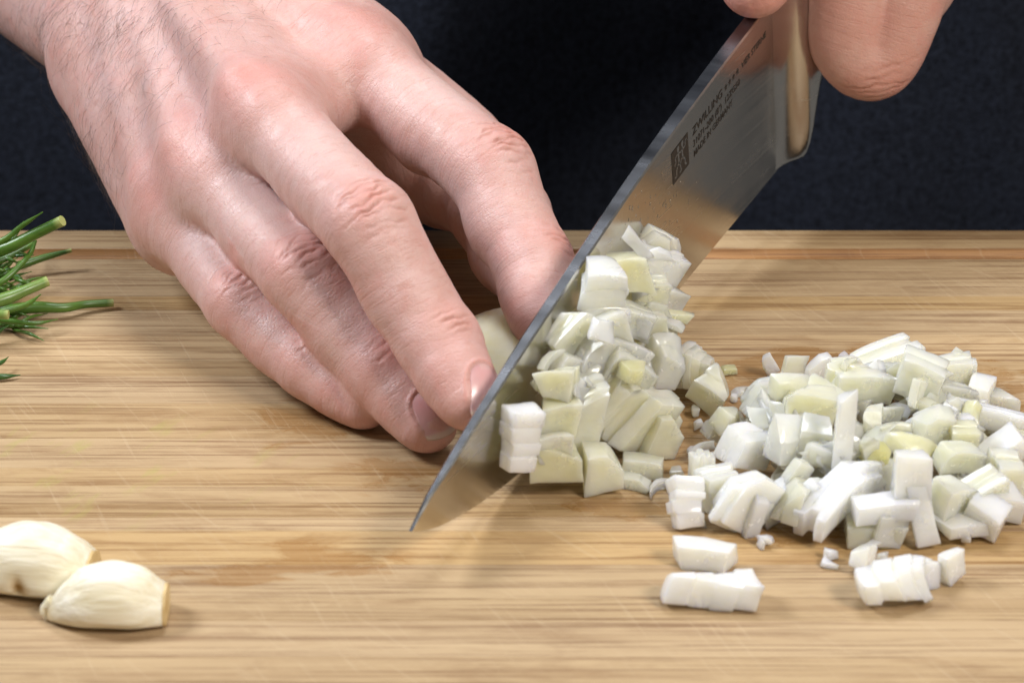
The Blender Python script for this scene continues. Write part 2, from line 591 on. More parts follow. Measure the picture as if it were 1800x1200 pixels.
def on_face(P2, off):
    P2 = np.asarray(P2, float)
    return kco(np.stack([P2[:, 0], face_n(P2[:, 0], P2[:, 1]) + off, P2[:, 1]], -1))


def etched_text(txt, s0, h0, width, cap):
    cu = bpy.data.curves.new('lettering', 'FONT')
    cu.body = txt
    cu.resolution_u = 4
    cu.offset = .008
    to = bpy.data.objects.new('lettering_tmp', cu)
    COL.objects.link(to)
    dg = bpy.context.evaluated_depsgraph_get()
    me = bpy.data.meshes.new_from_object(to.evaluated_get(dg))
    bpy.data.objects.remove(to)
    co = np.empty(len(me.vertices) * 3); me.vertices.foreach_get('co', co)
    co = co.reshape(-1, 3)
    co[:, 0] -= co[:, 0].min()
    a = co[:, 0] * width / co[:, 0].max()
    b = co[:, 1] * cap / .73
    P2 = np.stack([s0 + a * ca - b * sa, h0 + a * sa + b * ca], -1)
    me.vertices.foreach_set('co', (on_face(P2, .07) / 1000).ravel())
    me.update()
    return kpart('lettering', me, M['etch'], blade)


etched_text('ZWILLING', 136.3, 18.0, 17.6, 2.15)
etched_text('VIER STERNE', 165.6, 21.1, 15.2, 1.65)
etched_text('31071-200 (8")  12ZG50', 136.9, 14.95, 28.0, 1.75)
etched_text('MADE IN GERMANY', 137.5, 12.3, 23.0, 1.7)
for k in range(4):
    a0 = 20.4 + k * 2.35 - .6
    cx, cy = 136.3 + a0 * ca - .75 * sa, 18.1 + a0 * sa + .75 * ca + .1
    P2 = []
    for j in range(10):
        r_ = .98 if j % 2 == 0 else .40
        an = math.pi / 2 + j * math.pi / 5 + TXT_ANG
        P2.append((cx + r_ * math.cos(an), cy + r_ * math.sin(an)))
    kpart('star', mesh_np('star', on_face(P2, .07), [tuple(range(10))], False), M['etch'], blade)

# square emblem: dark field, two little figures left bright
A = np.array([[124.0, 19.6], [133.3, 20.5], [134.6, 12.1], [125.4, 11.2]])
g = np.linspace(0, 1, 7)
P2 = np.array([(1 - v) * ((1 - u) * A[0] + u * A[1]) + v * ((1 - u) * A[3] + u * A[2]) for v in g for u in g])
F = [(j * 7 + i, j * 7 + i + 1, j * 7 + i + 8, j * 7 + i + 7) for j in range(6) for i in range(6)]
emblem = kpart('emblem', mesh_np('emblem', on_face(P2, .06), F, False), M['etch'], blade)
TL, TU, TV = np.array([205., 625.]), np.array([250., -340.]), np.array([65., 465.])
Minv = np.linalg.inv(np.stack([TU, TV], 1))


def euv(x, y):
    u, v = Minv @ (np.array([x, y]) - TL)
    return (1 - v) * ((1 - u) * A[0] + u * A[1]) + v * ((1 - u) * A[3] + u * A[2])


strokes = [([(310, 555), (318, 600), (330, 680), (345, 750)], 1.0), ([(318, 610), (285, 665), (275, 700), (290, 750), (275, 805)], .55), ([(318, 605), (355, 590), (385, 530)], .55),
           ([(345, 750), (322, 800), (312, 880), (318, 950), (298, 975)], .75), ([(345, 750), (372, 790), (388, 850), (368, 885)], .65),
           ([(374, 470), (384, 540), (385, 600), (400, 655)], 1.0), ([(384, 530), (410, 510), (425, 470), (415, 420), (435, 380)], .55), ([(400, 655), (375, 700), (368, 760), (350, 770)], .65), ([(400, 655), (438, 680), (448, 750), (470, 745)], .65), ([(345, 740), (370, 770)], .5)]
bm = bmesh.new()
for pts, wd in strokes:
    q = np.array([euv(*p) for p in pts])
    for a_, b_ in zip(q[:-1], q[1:]):
        t = norm(b_ - a_); nn = np.array([-t[1], t[0]]) * wd * .36
        e = t * wd * .16
        vs = [bm.verts.new(c) for c in on_face([a_ - e + nn, b_ + e + nn, b_ + e - nn, a_ - e - nn], .085)]
        bm.faces.new(vs)
for hx, hy in ((308, 545), (372, 455)):
    c0 = euv(hx, hy)
    bm.faces.new([bm.verts.new(c) for c in on_face([c0 + .62 * np.array([math.cos(j * .5236), 1.1 * math.sin(j * .5236)]) for j in range(12)], .092)])
kpart('emblem_figures', bm_mesh('emblem_figures', bm), M['steel'], blade)

# water droplets on the face
bm = bmesh.new()
rd = random.Random(5)
for k in range(150):
    px, py = rd.uniform(1085, 1215), 0
    py = 560 - (px - 1020) * .95 + rd.gauss(0, 45) - 60
    if not (300 < py < 425): continue
    P = atblade(px, py) - KT
    s_, h_ = P @ KX, P @ KU
    if h_ > curve(s_, SPINE) - 2: continue
    r_ = rd.choice((.12, .16, .2, .28)) * rd.uniform(.8, 1.3)
    ret = bmesh.ops.create_icosphere(bm, subdivisions=2, radius=1)
    for v in ret['verts']:
        a, b, c = v.co
        v.co = kco([(s_ + a * r_ * .8, face_n(s_, h_) + b * r_ * .45, h_ + c * r_ * 1.5)])[0]
dr = kpart('water_droplets', bm_mesh('water_droplets', bm), M['water'], blade)
tag(dr, kind='stuff')

# ------------------------------------------------------------------ hands: one skin surface grown round a posed skeleton
def smin(a, b, k):
    h = np.maximum(k - np.abs(a - b), 0) / k
    return np.minimum(a, b) - h * h * (k * .25)


class Field:
    """Distance field on a grid (mm); parts are blended in, then the zero surface is drawn as quads."""
    def __init__(self, lo, hi, step):
        self.lo, self.step = np.array(lo, float), step
        self.n = np.ceil((np.array(hi) - lo) / step).astype(int) + 1

    def new(self):
        return np.full(self.n, 60.0, np.float32)

    def _sub(self, pts, pad):
        a = np.floor((np.min(pts, 0) - pad - self.lo) / self.step).astype(int)
        b = np.ceil((np.max(pts, 0) + pad - self.lo) / self.step).astype(int) + 1
        a = np.clip(a, 0, self.n); b = np.clip(b, 0, self.n)
        return a, b

    def cone(self, f, p, q, r0, r1, k=3.0, lat=None, flat=1.0, pad=9, sign=1):
        """Blend a tapered capsule p-q into f; flat<1 thins it across lat and its axis."""
        p, q = np.asarray(p, float), np.asarray(q, float)
        R_ = max(r0, r1)
        a, b = self._sub(np.array([p, q]), R_ + pad + k)
        if np.any(b <= a): return
        ax = [self.lo[i] + self.step * np.arange(a[i], b[i]) for i in range(3)]
        X = (ax[0][:, None, None] - p[0]).astype(np.float32)
        Y = (ax[1][None, :, None] - p[1]).astype(np.float32)
        Z = (ax[2][None, None, :] - p[2]).astype(np.float32)
        d = q - p
        L2 = max(d @ d, 1e-6)
        t = np.clip((X * d[0] + Y * d[1] + Z * d[2]) / L2, 0, 1)
        X = X - t * d[0]; Y = Y - t * d[1]; Z = Z - t * d[2]
        dd = X * X + Y * Y + Z * Z
        if lat is not None and flat != 1.0:
            nn = norm(np.cross(d, lat))
            c = X * nn[0] + Y * nn[1] + Z * nn[2]
            dd = dd + c * c * (1 / flat ** 2 - 1)
        D = np.sqrt(dd) - (r0 + (r1 - r0) * t)
        s = tuple(slice(a[i], b[i]) for i in range(3))
        if sign > 0:
            f[s] = smin(f[s], D, k)
        else:
            f[s] = -smin(-f[s], D, k)

    def surface(self, f):
        lo, st = self.lo, self.step
        ins = f < 0
        # cells crossed by the surface
        c = ins[:-1, :-1, :-1].astype(np.int8)
        c = c + ins[1:, :-1, :-1] + ins[:-1, 1:, :-1] + ins[:-1, :-1, 1:] + ins[1:, 1:, :-1] + ins[1:, :-1, 1:] + ins[:-1, 1:, 1:] + ins[1:, 1:, 1:]
        act = (c > 0) & (c < 8)
        I = np.argwhere(act)
        vid = np.full(act.shape, -1, np.int64)
        vid[act] = np.arange(len(I))
        acc = np.zeros((len(I), 3)); cnt = np.zeros(len(I))
        corners = [(i, j, k) for i in (0, 1) for j in (0, 1) for k in (0, 1)]
        for ca_ in corners:
            for axis in range(3):
                if ca_[axis]: continue
                cb = list(ca_); cb[axis] = 1
                fa = f[I[:, 0] + ca_[0], I[:, 1] + ca_[1], I[:, 2] + ca_[2]].astype(float)
                fb = f[I[:, 0] + cb[0], I[:, 1] + cb[1], I[:, 2] + cb[2]].astype(float)
                m = (fa < 0) != (fb < 0)
                t = fa[m] / (fa[m] - fb[m])
                pt = np.tile(np.array(ca_, float), (m.sum(), 1)); pt[:, axis] += t
                acc[m] += pt; cnt[m] += 1
        V = lo + st * (I + acc / cnt[:, None])
        quads = []
        for axis in range(3):
            o1, o2 = [(1, 2), (2, 0), (0, 1)][axis]
            sl0 = [slice(1, -1)] * 3; sl1 = [slice(1, -1)] * 3
            sl0[axis] = slice(0, -1); sl1[axis] = slice(1, None)
            a_, b_ = ins[tuple(sl0)], ins[tuple(sl1)]
            for flip in (False, True):
                m = (a_ & ~b_) if not flip else (~a_ & b_)
                P = np.argwhere(m)
                off = np.array([1, 1, 1]); off[axis] = 0
                P = P + off
                e1 = np.zeros(3, int); e1[o1] = 1
                e2 = np.zeros(3, int); e2[o2] = 1
                q = [vid[tuple((P - x).T)] for x in (e1 + e2, e2, np.zeros(3, int), e1)]
                q = np.stack(q if not flip else q[::-1], -1)
                quads.append(q)
        F = np.concatenate(quads)
        F = F[(F >= 0).all(1)]
        return V, F


def relax(V, F, it, lam=.5, w=None):
    n = len(V)
    E = np.concatenate([F[:, [0, 1]], F[:, [1, 2]], F[:, [2, 3]], F[:, [3, 0]]])
    deg = np.bincount(E.ravel(), minlength=n).astype(float)
    for k in range(it):
        S = np.zeros_like(V)
        for c in range(3):
            S[:, c] = np.bincount(E[:, 0], V[E[:, 1], c], n) + np.bincount(E[:, 1], V[E[:, 0], c], n)
        l = lam if k % 2 == 0 else -lam * .9
        d = l * (S / np.maximum(deg, 1)[:, None] - V)
        V = V + (d if w is None else d * w[:, None])
    return V


def vnormals(V, F):
    n = np.cross(V[F[:, 2]] - V[F[:, 0]], V[F[:, 3]] - V[F[:, 1]])
    N = np.zeros_like(V)
    for c in range(3):
        for k in range(4):
            N[:, c] += np.bincount(F[:, k], n[:, c], len(V))
    return N / (np.linalg.norm(N, axis=1, keepdims=True) + 1e-12)


def subdivide(V, F):
    """One linear split of every quad."""
    n = len(V)
    E = np.sort(np.concatenate([F[:, [0, 1]], F[:, [1, 2]], F[:, [2, 3]], F[:, [3, 0]]]), 1)
    key = E[:, 0] * n + E[:, 1]
    u, inv = np.unique(key, return_inverse=True)
    em = (V[u // n] + V[u % n]) / 2
    m = len(F)
    e = [n + inv[i * m:(i + 1) * m] for i in range(4)]
    fc = n + len(u) + np.arange(m)
    V2 = np.concatenate([V, em, V[F].mean(1)])
    F2 = np.concatenate([np.stack([F[:, i], e[i], fc, e[i - 1]], -1) for i in range(4)])
    return V2, F2


def vnoise(P, scale, seed=0.0):
    """Cheap smooth noise on many points: a few sines in random directions."""
    r = np.random.RandomState(int(seed * 10) + 3)
    out = np.zeros(len(P))
    for k in range(7):
        d = norm(r.normal(size=3)) * (0.7 + .9 * r.rand())
        out += np.sin(P @ d * scale * 2 * math.pi + r.rand() * 6.28)
    return out / 7


# ---- the holding hand (back of the hand to the camera, fingers in a claw)
def solve_up(child, px, py, L):
    """Point on the pixel's ray, L from child, the farther of the two."""
    v = norm(ray(px, py))
    b = (child - CAM) @ v
    c2 = (child - CAM) @ (child - CAM) - L * L
    disc = b * b - c2
    t = b + (math.sqrt(disc) if disc > 0 else 0)
    return CAM + v * t


# tip centre (pixel, height), then DIP, PIP, MCP pixels; bone lengths; radii at tip, nail root, DIP, mid, PIP, mid, MCP
FING = {
    'pinky': dict(tip=(641, 708, 5.7), dip=(546, 641), pip=(430, 533), mcp=(322, 384), L=(16.2, 22.6, 33.5), r=(5.6, 6.7, 7.3, 7.6, 8.1, 8.2, 8.6)),
    'ring': dict(tip=(750, 743, 6.7), dip=(672, 648), pip=(534, 484), mcp=(376, 312), L=(15.6, 26.4, 42), r=(6.3, 7.5, 8.1, 8.2, 8.6, 8.5, 8.8)),
    'middle': dict(tip=(826, 703, 17.6), dip=(770, 604), pip=(646, 396), mcp=(476, 212), L=(15, 28.4, 46), r=(6.5, 7.9, 8.6, 8.8, 9.2, 9.2, 9.4)),
    'index': dict(tip=(955, 566, 19), dip=(934, 462), pip=(856, 302), mcp=(638, 118), L=(16, 25, 44), r=(6.6, 8.1, 8.9, 9.2, 9.7, 9.6, 9.6)),
}
XA, ZA = np.array([1., 0, 0]), np.array([0, 0, 1.])


def perp(v, t):
    return norm(v - t * (v @ t))


for k, f in FING.items():
    f['T'] = atz(*f['tip'])
    f['D'] = solve_up(f['T'], *f['dip'], f['L'][0])
    f['P'] = solve_up(f['D'], *f['pip'], f['L'][1])
    f['M'] = solve_up(f['P'], *f['mcp'], f['L'][2])
    t1, t2, t3 = norm(f['P'] - f['M']), norm(f['D'] - f['P']), norm(f['T'] - f['D'])
    f['tP'], f['tD'], f['t3'] = norm(t1 + t2), norm(t2 + t3), t3
    f['nP'] = perp(.16 * XA - .60 * VD + .5 * ZA, f['tP'])
    f['nD'] = perp(.40 * XA - .60 * VD + .4 * ZA, f['tD'])
    f['n3'] = perp(.55 * XA - .80 * VD + .25 * ZA, t3)
    if k == 'middle': f['n3'] = perp(.80 * XA - .58 * VD + .2 * ZA, t3)
    if k == 'index':
        f['nP'] = perp(.55 * XA - .40 * VD + .5 * ZA, f['tP'])
        f['nD'] = perp(.9 * XA - .35 * VD + .3 * ZA, f['tD'])
        f['n3'] = perp(.98 * XA + .35 * VD + .1 * ZA, t3)
if REPORT:
    ks = list(FING)
    for a_, b_ in zip(ks[:-1], ks[1:]):
        A_, B_ = FING[a_], FING[b_]
        pa = [A_['M'] * (1 - u) + A_['P'] * u for u in (.3, .6, 1)] + [(A_['P'] + A_['D']) / 2, A_['D'], A_['T']]
        ra = [A_['r'][6], A_['r'][5], A_['r'][4], A_['r'][3], A_['r'][2], A_['r'][0]]
        pts = np.concatenate([np.linspace(B_[u], B_[v], 30) for u, v in ('TD', 'DP', 'PM')])
        rb = np.concatenate([np.linspace(B_['r'][i], B_['r'][j], 30) for i, j in ((0, 2), (2, 4), (4, 6))])
        print(a_, b_, [round(float((np.linalg.norm(pts - p, axis=1) - rb - r_).min()), 1) for p, r_ in zip(pa, ra)])
    for k, f in FING.items():
        print(k, {j: f[j].round(0).tolist() for j in 'TDPM'}, [round(float(np.linalg.norm(f[a] - f[b])), 1) for a, b in ('TD', 'DP', 'PM')], 'gap', [round(float((f[j] - KT) @ KN), 1) for j in 'TDPM'])
FI, FM, FR, FP = (FING[k] for k in ('index', 'middle', 'ring', 'pinky'))
LAT = norm(FI['M'] - FP['M'])                                     # little finger -> index
WRIST = solve_up(FM['M'], 285, 20, 84)
HAX = norm(FM['M'] - WRIST)
HN = np.cross(HAX, LAT); HN = norm(HN if HN @ ZA > 0 else -HN)     # back of the hand
HLAT = norm(np.cross(HN, HAX)); HLAT = HLAT if HLAT @ LAT > 0 else -HLAT
ELBOW = atw(45, -245, (WRIST - CAM) @ VD - DIST + 85)
TH = {}
TH['T'] = atz(924, 486, 14)
TH['I'] = solve_up(TH['T'], 885, 384, 24)
TH['M'] = solve_up(TH['I'], 786, 286, 33)
TH['C'] = WRIST + HLAT * 20 - HN * 12 + HAX * 12


def spline(P, r, m):
    """Catmull-Rom through P, radii too."""
    P = [np.asarray(p, float) for p in P]
    Q = [2 * P[0] - P[1]] + P + [2 * P[-1] - P[-2]]
    out, ro = [], []
    for i in range(len(P) - 1):
        a, b, c, d = Q[i:i + 4]
        for j in range(m):
            t = j / m
            out.append(.5 * (2 * b + (c - a) * t + (2 * a - 5 * b + 4 * c - d) * t * t + (3 * b - a - 3 * c + d) * t ** 3))
            ro.append(r[i] + (r[i + 1] - r[i]) * (t * t * (3 - 2 * t)))
    return out + [P[-1]], ro + [r[len(P) - 1]]


def grow_holding_hand(step):
    F_ = Field((-150, -72, -1), (32, 150, 102), step)
    # palm, wrist, forearm
    palm = F_.new()
    wr = {'index': 17, 'middle': 6, 'ring': -6, 'pinky': -16}
    mr = {'index': (12, 10), 'middle': (12.5, 10), 'ring': (12.5, 9.6), 'pinky': (12, 8.8)}
    for k, f in FING.items():
        w_ = WRIST + HLAT * wr[k] + HAX * 6
        F_.cone(palm, w_, f['M'] - HN * 1.5, mr[k][0] + 2.5, mr[k][1], 9)
        F_.cone(palm, w_ - HN * 9, f['M'] - HN * 7 - HAX * 10, 13, 9.5, 9)
    for a_, b_ in ((FI, FM), (FM, FR), (FR, FP)):
        F_.cone(palm, a_['M'] - HAX * 7 - HN * 4, b_['M'] - HAX * 7 - HN * 4, 8.5, 8.5, 6)
    F_.cone(palm, WRIST - HLAT * 15 - HN * 6 + HAX * 8, FP['M'] - HAX * 14 - HN * 6 + HLAT * 1, 10.5, 8.5, 9)
    for s_ in (-1, 0, 1):
        F_.cone(palm, WRIST + HLAT * (11 * s_ + 2.5) - HN * 2, ELBOW + HLAT * (20 * s_ + 3) - HN * 3, 17.5, 23, 10)
    # thenar and thumb
    F_.cone(palm, TH['C'], TH['M'], 15, 12, 8)
    F_.cone(palm, TH['M'], FI['M'] - HAX * 16 - HN * 6, 9, 9, 14)
    thumb = F_.new()
    F_.cone(thumb, TH['M'], TH['I'], 11.5, 10.2, 4)
    F_.cone(thumb, TH['I'], TH['I'] * .45 + TH['T'] * .55, 10.2, 9.6, 4)
    F_.cone(thumb, TH['I'] * .45 + TH['T'] * .55, TH['T'], 9.8, 7.6, 4)
    for u, off, r_ in ((.05, 3.5, 8.8), (.45, 2.5, 9.2), (.85, 2.0, 8.8)):       # soft folds at the thumb's base and joint
        c_ = TH['M'] * (1 - u) + TH['I'] * u
        F_.cone(thumb, c_ - VD * off - HLAT * 2, c_ - VD * off + HLAT * 2, r_, r_, .8)
    # knuckles and tendons of the back of the hand
    for k, f in FING.items():
        b = {'index': 4.0, 'middle': 5.2, 'ring': 4.4, 'pinky': 3.6}[k]
        F_.cone(palm, f['M'] + HN * b - HAX * 2, f['M'] + HN * (b - 1.5) + HAX * 5, 6.2, 5.6, 6)
    for f, u in ((FI, 8), (FM, 3), (FR, -3), (FP, -7)):
        F_.cone(palm, f['M'] + HN * 9.2 - HAX * 6, WRIST + HLAT * u + HN * 14 + HAX * 12, 2.0, 2.4, 7)
    out = smin(palm, thumb, 9)
    for k, f in FING.items():
        g = F_.new()
        T, D, P, Mm = f['T'], f['D'], f['P'], f['M']
        r = f['r']
        N = T * .5 + D * .5
        lat3 = np.cross(f['t3'], f['n3'])
        latD = np.cross(f['tD'], f['nD'])
        latP = np.cross(f['tP'], f['nP'])
        mid, m2 = (D + P) / 2, (P + Mm) / 2
        C, Rr = spline([T, N, D, mid, P, m2, Mm], r, 5)
        Lt = spline([lat3, lat3, (lat3 + latD) / 2, latD, latP, latP, latP], r, 5)[0]
        for i in range(len(C) - 1):
            F_.cone(g, C[i], C[i + 1], Rr[i], Rr[i + 1], .6, Lt[i], .94)
        F_.cone(g, T - f['n3'] * 1.2 - f['t3'] * 2.0, N - f['n3'] * 1.2, r[0] * .86, r[1] * .82, 2)      # pad
        F_.cone(g, P + f['nP'] * 1.5 - latP * 1.2, P + f['nP'] * 1.5 + latP * 1.2, r[4] * .84, r[4] * .84, 3)
        F_.cone(g, D + f['nD'] * .8 - latD * .8, D + f['nD'] * .8 + latD * .8, r[2] * .88, r[2] * .88, 2)
        F_.cone(g, mid - f['nD'] * 1.8, mid - f['nD'] * 1.8 + f['tD'] * 2, r[3] * .85, r[3] * .85, 3)
        F_.cone(g, m2 - f['nP'] * 2.0, m2 - f['nP'] * 2.0 + f['tP'] * 4, r[5] * .86, r[5] * .86, 3)
        bl = smin(palm, g, 6)
        out = smin(out, bl, 1.6)
    return F_.surface(out)


def crease_field(V, J, t, n, lines, wig, seed):
    """Depth map (0..1) of skin folds across a joint J: lines = (offset, bow, half length, depth, width)."""
    q = V - J
    c, v = q @ t, q @ np.cross(t, n)
    up = q @ n
    msk = (up > -1) & (np.abs(c) < 12) & (np.abs(v) < 12) & (up < 16)
    out = np.zeros(len(V))
    cm, vm = c[msk], v[msk]
    um = np.clip((up[msk] - 2.0) / 3.5, 0, 1)
    acc = np.zeros(len(cm))
    rc = random.Random(int(seed * 100))
    for (c0, bow, hl, dp, wd, v0) in lines:
        p1, p2, p3, p4 = (rc.uniform(0, 6.3) for _ in range(4))
        w = wig * (np.sin(vm * rc.uniform(.35, .6) + p1) + .5 * np.sin(vm * rc.uniform(.9, 1.5) + p2) + .22 * np.sin(vm * rc.uniform(2.2, 3.2) + p3))
        c0 += rc.uniform(-.5, .5); v0 += rc.uniform(-1.2, 1.2); hl *= rc.uniform(.8, 1.15); bow += rc.uniform(-.012, .012)
        dp = dp * (.75 + .35 * np.sin(vm * .8 + p4))
        x = cm - c0 - bow * (vm - v0) ** 2 - w
        e = dp * np.exp(-(x / wd) ** 2) * np.clip((hl - np.abs(vm - v0)) / 2.0, 0, 1)
        acc = np.maximum(acc, e)
    out[msk] = acc * um
    return out


V, F = grow_holding_hand(HAND_STEP)
V = relax(V, F, 6, .5)
V, F = subdivide(V, F)
V = relax(V, F, 4, .5)
N = vnormals(V, F)
red = np.zeros(len(V)); crease = np.zeros(len(V)); pale = np.zeros(len(V)); disp = np.zeros(len(V))
# which digit each point of the skin belongs to
OWN = np.zeros(len(V), int); best = np.full(len(V), 1e9)
for fi, (k, f) in enumerate(FING.items()):
    C, Rr = spline([f['T'], f['D'], f['P'], f['M']], [f['r'][0], f['r'][2], f['r'][4], f['r'][6]], 8)
    for c_, r_ in zip(C, Rr):
        d_ = np.linalg.norm(V - c_, axis=1) - r_
        m = d_ < best
        best[m] = d_[m]; OWN[m] = fi
for fi, (k, f) in enumerate(FING.items()):
    r = f['r']
    sc = r[4] / 9.8
    pip = [(-5.6 * sc, .030, 5.0, .55, .38, .6), (-3.4 * sc, .035, 6.4, .9, .42, -.5), (-1.2 * sc, .015, 6.0, .7, .40, 1.0), (.9 * sc, -.010, 6.6, 1.0, .45, -.3), (2.9 * sc, -.025, 6.2, .8, .42, .4),
           (5.0 * sc, -.03, 5.5, .5, .40, -.6), (6.9 * sc, -.03, 5.0, .4, .40, .5), (8.6 * sc, -.03, 5.0, .25, .4, 0)]
    dip = [(-2.4 * sc, .02, 5.0, .5, .35, .4), (-.6 * sc, .01, 5.6, .9, .40, -.3), (1.2 * sc, -.02, 5.2, .7, .36, .3), (3.0 * sc, -.03, 4.2, .4, .36, 0)]
    cr = np.maximum(crease_field(V, f['P'], f['tP'], f['nP'], pip, .5, fi + 1.3), crease_field(V, f['D'], f['tD'], f['nD'], dip, .35, fi * 2 + .7) * .9) * (OWN == fi)
    crease = np.maximum(crease, cr)
    # little bulges between the folds
    for J, t, n_, a_ in ((f['P'], f['tP'], f['nP'], .22), (f['D'], f['tD'], f['nD'], .14)):
        q = V - J
        g = np.exp(-((q @ t) / 5) ** 2 - ((q @ np.cross(t, n_)) / 6.5) ** 2) * np.clip((q @ n_) / 4, 0, 1) * ((q @ n_) < 16)
        disp += a_ * g * (1 + vnoise(V, .22, fi))
        red = np.maximum(red, .72 * g)
    for J, s_, a_ in ((f['M'] + HN * 10, 10, .8), (f['T'], 9, .55)):
        red = np.maximum(red, a_ * np.exp(-(((V - J) ** 2).sum(1)) / s_ ** 2))
    # pale stretched skin along the middle of the first bone
    m2 = (f['P'] + f['M']) / 2 + f['nP'] * r[5]
    pale = np.maximum(pale, np.exp(-(((V - m2) ** 2).sum(1)) / 11 ** 2))
NAILS = {'ring': (1.0, 8.8, 9.6), 'middle': (1.6, 9.4, 10.4), 'pinky': (.6, 7.6, 8.2), 'index': (.8, 9.6, 10.6)}


def nail_frame(k):
    f = FING[k]
    al, wd, ln = NAILS[k]
    return f['T'] + f['t3'] * al, f['t3'], np.cross(f['t3'], f['n3']), f['n3'], wd, ln


NFIT = {}
for fi, k in ((list(FING).index(k), k) for k in NAILS):
    c, t, lt, n_, wd, ln = nail_frame(k)
    q = V - c
    a_, b_, h_ = q @ t, q @ lt, q @ n_
    m = (np.abs(a_) < ln * .6) & (np.abs(b_) < wd * .42) & (h_ > 1) & (h_ < 11) & (OWN == fi)
    A_ = np.stack([np.ones(m.sum()), a_[m], b_[m], a_[m] ** 2, b_[m] ** 2], -1)
    reg = np.diag([.01, 3, 3, 60, 60.]) * max(1, m.sum() / 300)
    prior = np.array([FING[k]['r'][0] + .6, -.05, 0, -.02, -.085])
    NFIT[k] = np.linalg.solve(A_.T @ A_ + reg, A_.T @ h_[m] + reg @ prior)
    # bed pressed in, folds raised at the sides and root
    e = np.sqrt((np.abs(b_) / (wd / 2)) ** 2.6 + (np.abs(a_) / (ln / 2)) ** 2.6)
    on = (h_ > 0) & (h_ < 12) & (e < 2.2) & (OWN == fi)
    disp[on] -= .30 * np.clip((1.02 - e[on]) / .12, 0, 1)
    fold = np.exp(-((e - 1.16) / .13) ** 2) * on * np.clip((ln * .30 - a_) / 2.5, 0, 1)
    disp += .24 * fold
    red = np.maximum(red, .5 * fold)
crease *= np.array([.7, .62, 1.0, 1.0])[OWN]
disp -= .50 * crease
disp += .10 * vnoise(V, .09, 1) + .05 * vnoise(V, .25, 2)
V = V + N * disp[:, None]
# soften the deep valleys where digits press together
N2 = vnormals(V, F)
Lp = relax(V, F, 1, 1.0) - V
w_ = (((Lp * N2).sum(1)) > .035).astype(float)
E_ = np.concatenate([F[:, [0, 1]], F[:, [1, 2]], F[:, [2, 3]], F[:, [3, 0]]])
for _ in range(3):
    sp = np.zeros(len(V)); np.maximum.at(sp, E_[:, 0], w_[E_[:, 1]]); np.maximum.at(sp, E_[:, 1], w_[E_[:, 0]])
    w_ = np.maximum(w_, sp * .85)
w_ *= (crease < .05)
for _ in range(14):
    V = relax(V, F, 1, .6, w_)
HV, HF, HNRM = V, F, vnormals(V, F)
me = mesh_np('hand', V, F)
add_attr(me, 'red', np.clip(red * (.8 + .5 * vnoise(V, .07, 4)), 0, 1)); add_attr(me, 'crease', np.clip(crease, 0, 1)); add_attr(me, 'pale', pale)


def skin_coords(me, V, lines, digits):
    """Distance along and across the nearest bone line, for the fine folds of the skin."""
    al, ac, dg, bs = np.zeros(len(V)), np.zeros(len(V)), np.zeros(len(V)), np.full(len(V), 1e9)
    for i, (C, side) in enumerate(lines):
        s0 = 0.0
        for a_, b_ in zip(C[:-1], C[1:]):
            d = b_ - a_; L_ = np.linalg.norm(d); d = d / L_
            t = np.clip((V - a_) @ d, 0, L_)
            dist = np.linalg.norm(V - a_ - t[:, None] * d, axis=1) + digits[i]
            m = dist < bs
            bs[m] = dist[m]
            al[m] = s0 + ((V - a_) @ d)[m]; ac[m] = ((V - a_) @ side)[m]; dg[m] = i * 7.3
            s0 += L_
    add_attr(me, 'along', al); add_attr(me, 'across', ac); add_attr(me, 'digit', dg)


lines_ = [(spline([f['T'], f['D'], f['P'], f['M']], [1, 1, 1, 1], 6)[0], np.cross(f['tP'], f['nP'])) for f in FING.values()] + [([FM['M'] - HAX * 8, WRIST, ELBOW], HLAT), ([TH['T'], TH['I'], TH['M']], HLAT)]
skin_coords(me, V, lines_, [0, 0, 0, 0, 6, 0])
# faint veins on the back of the hand
vein = np.zeros(len(V))
for a_, b_, c_ in ((WRIST + HLAT * 6, (FM['M'] + FR['M']) / 2 - HAX * 30 + HLAT * 5, (FM['M'] + FR['M']) / 2 - HAX * 5), (WRIST - HLAT * 12, (FR['M'] + FP['M']) / 2 - HAX * 34, (FR['M'] + FP['M']) / 2 - HAX * 6), ((FM['M'] + FR['M']) / 2 - HAX * 34, FR['M'] - HAX * 24, (FR['M'] + FP['M']) / 2 - HAX * 14)):
    C, _ = spline([a_, b_, c_], [1, 1, 1], 14)
    for p in C:
        q = V - p
        q = q - (q @ HN)[:, None] * HN
        vein = np.maximum(vein, np.exp(-(q ** 2).sum(1) / 2.0 ** 2) * ((N @ HN) > .2))
add_attr(me, 'vein', vein)
hand = person_part('hand', me, M['skin'])
hand['label'] = 'bare hand pressing the onion with bent fingers'


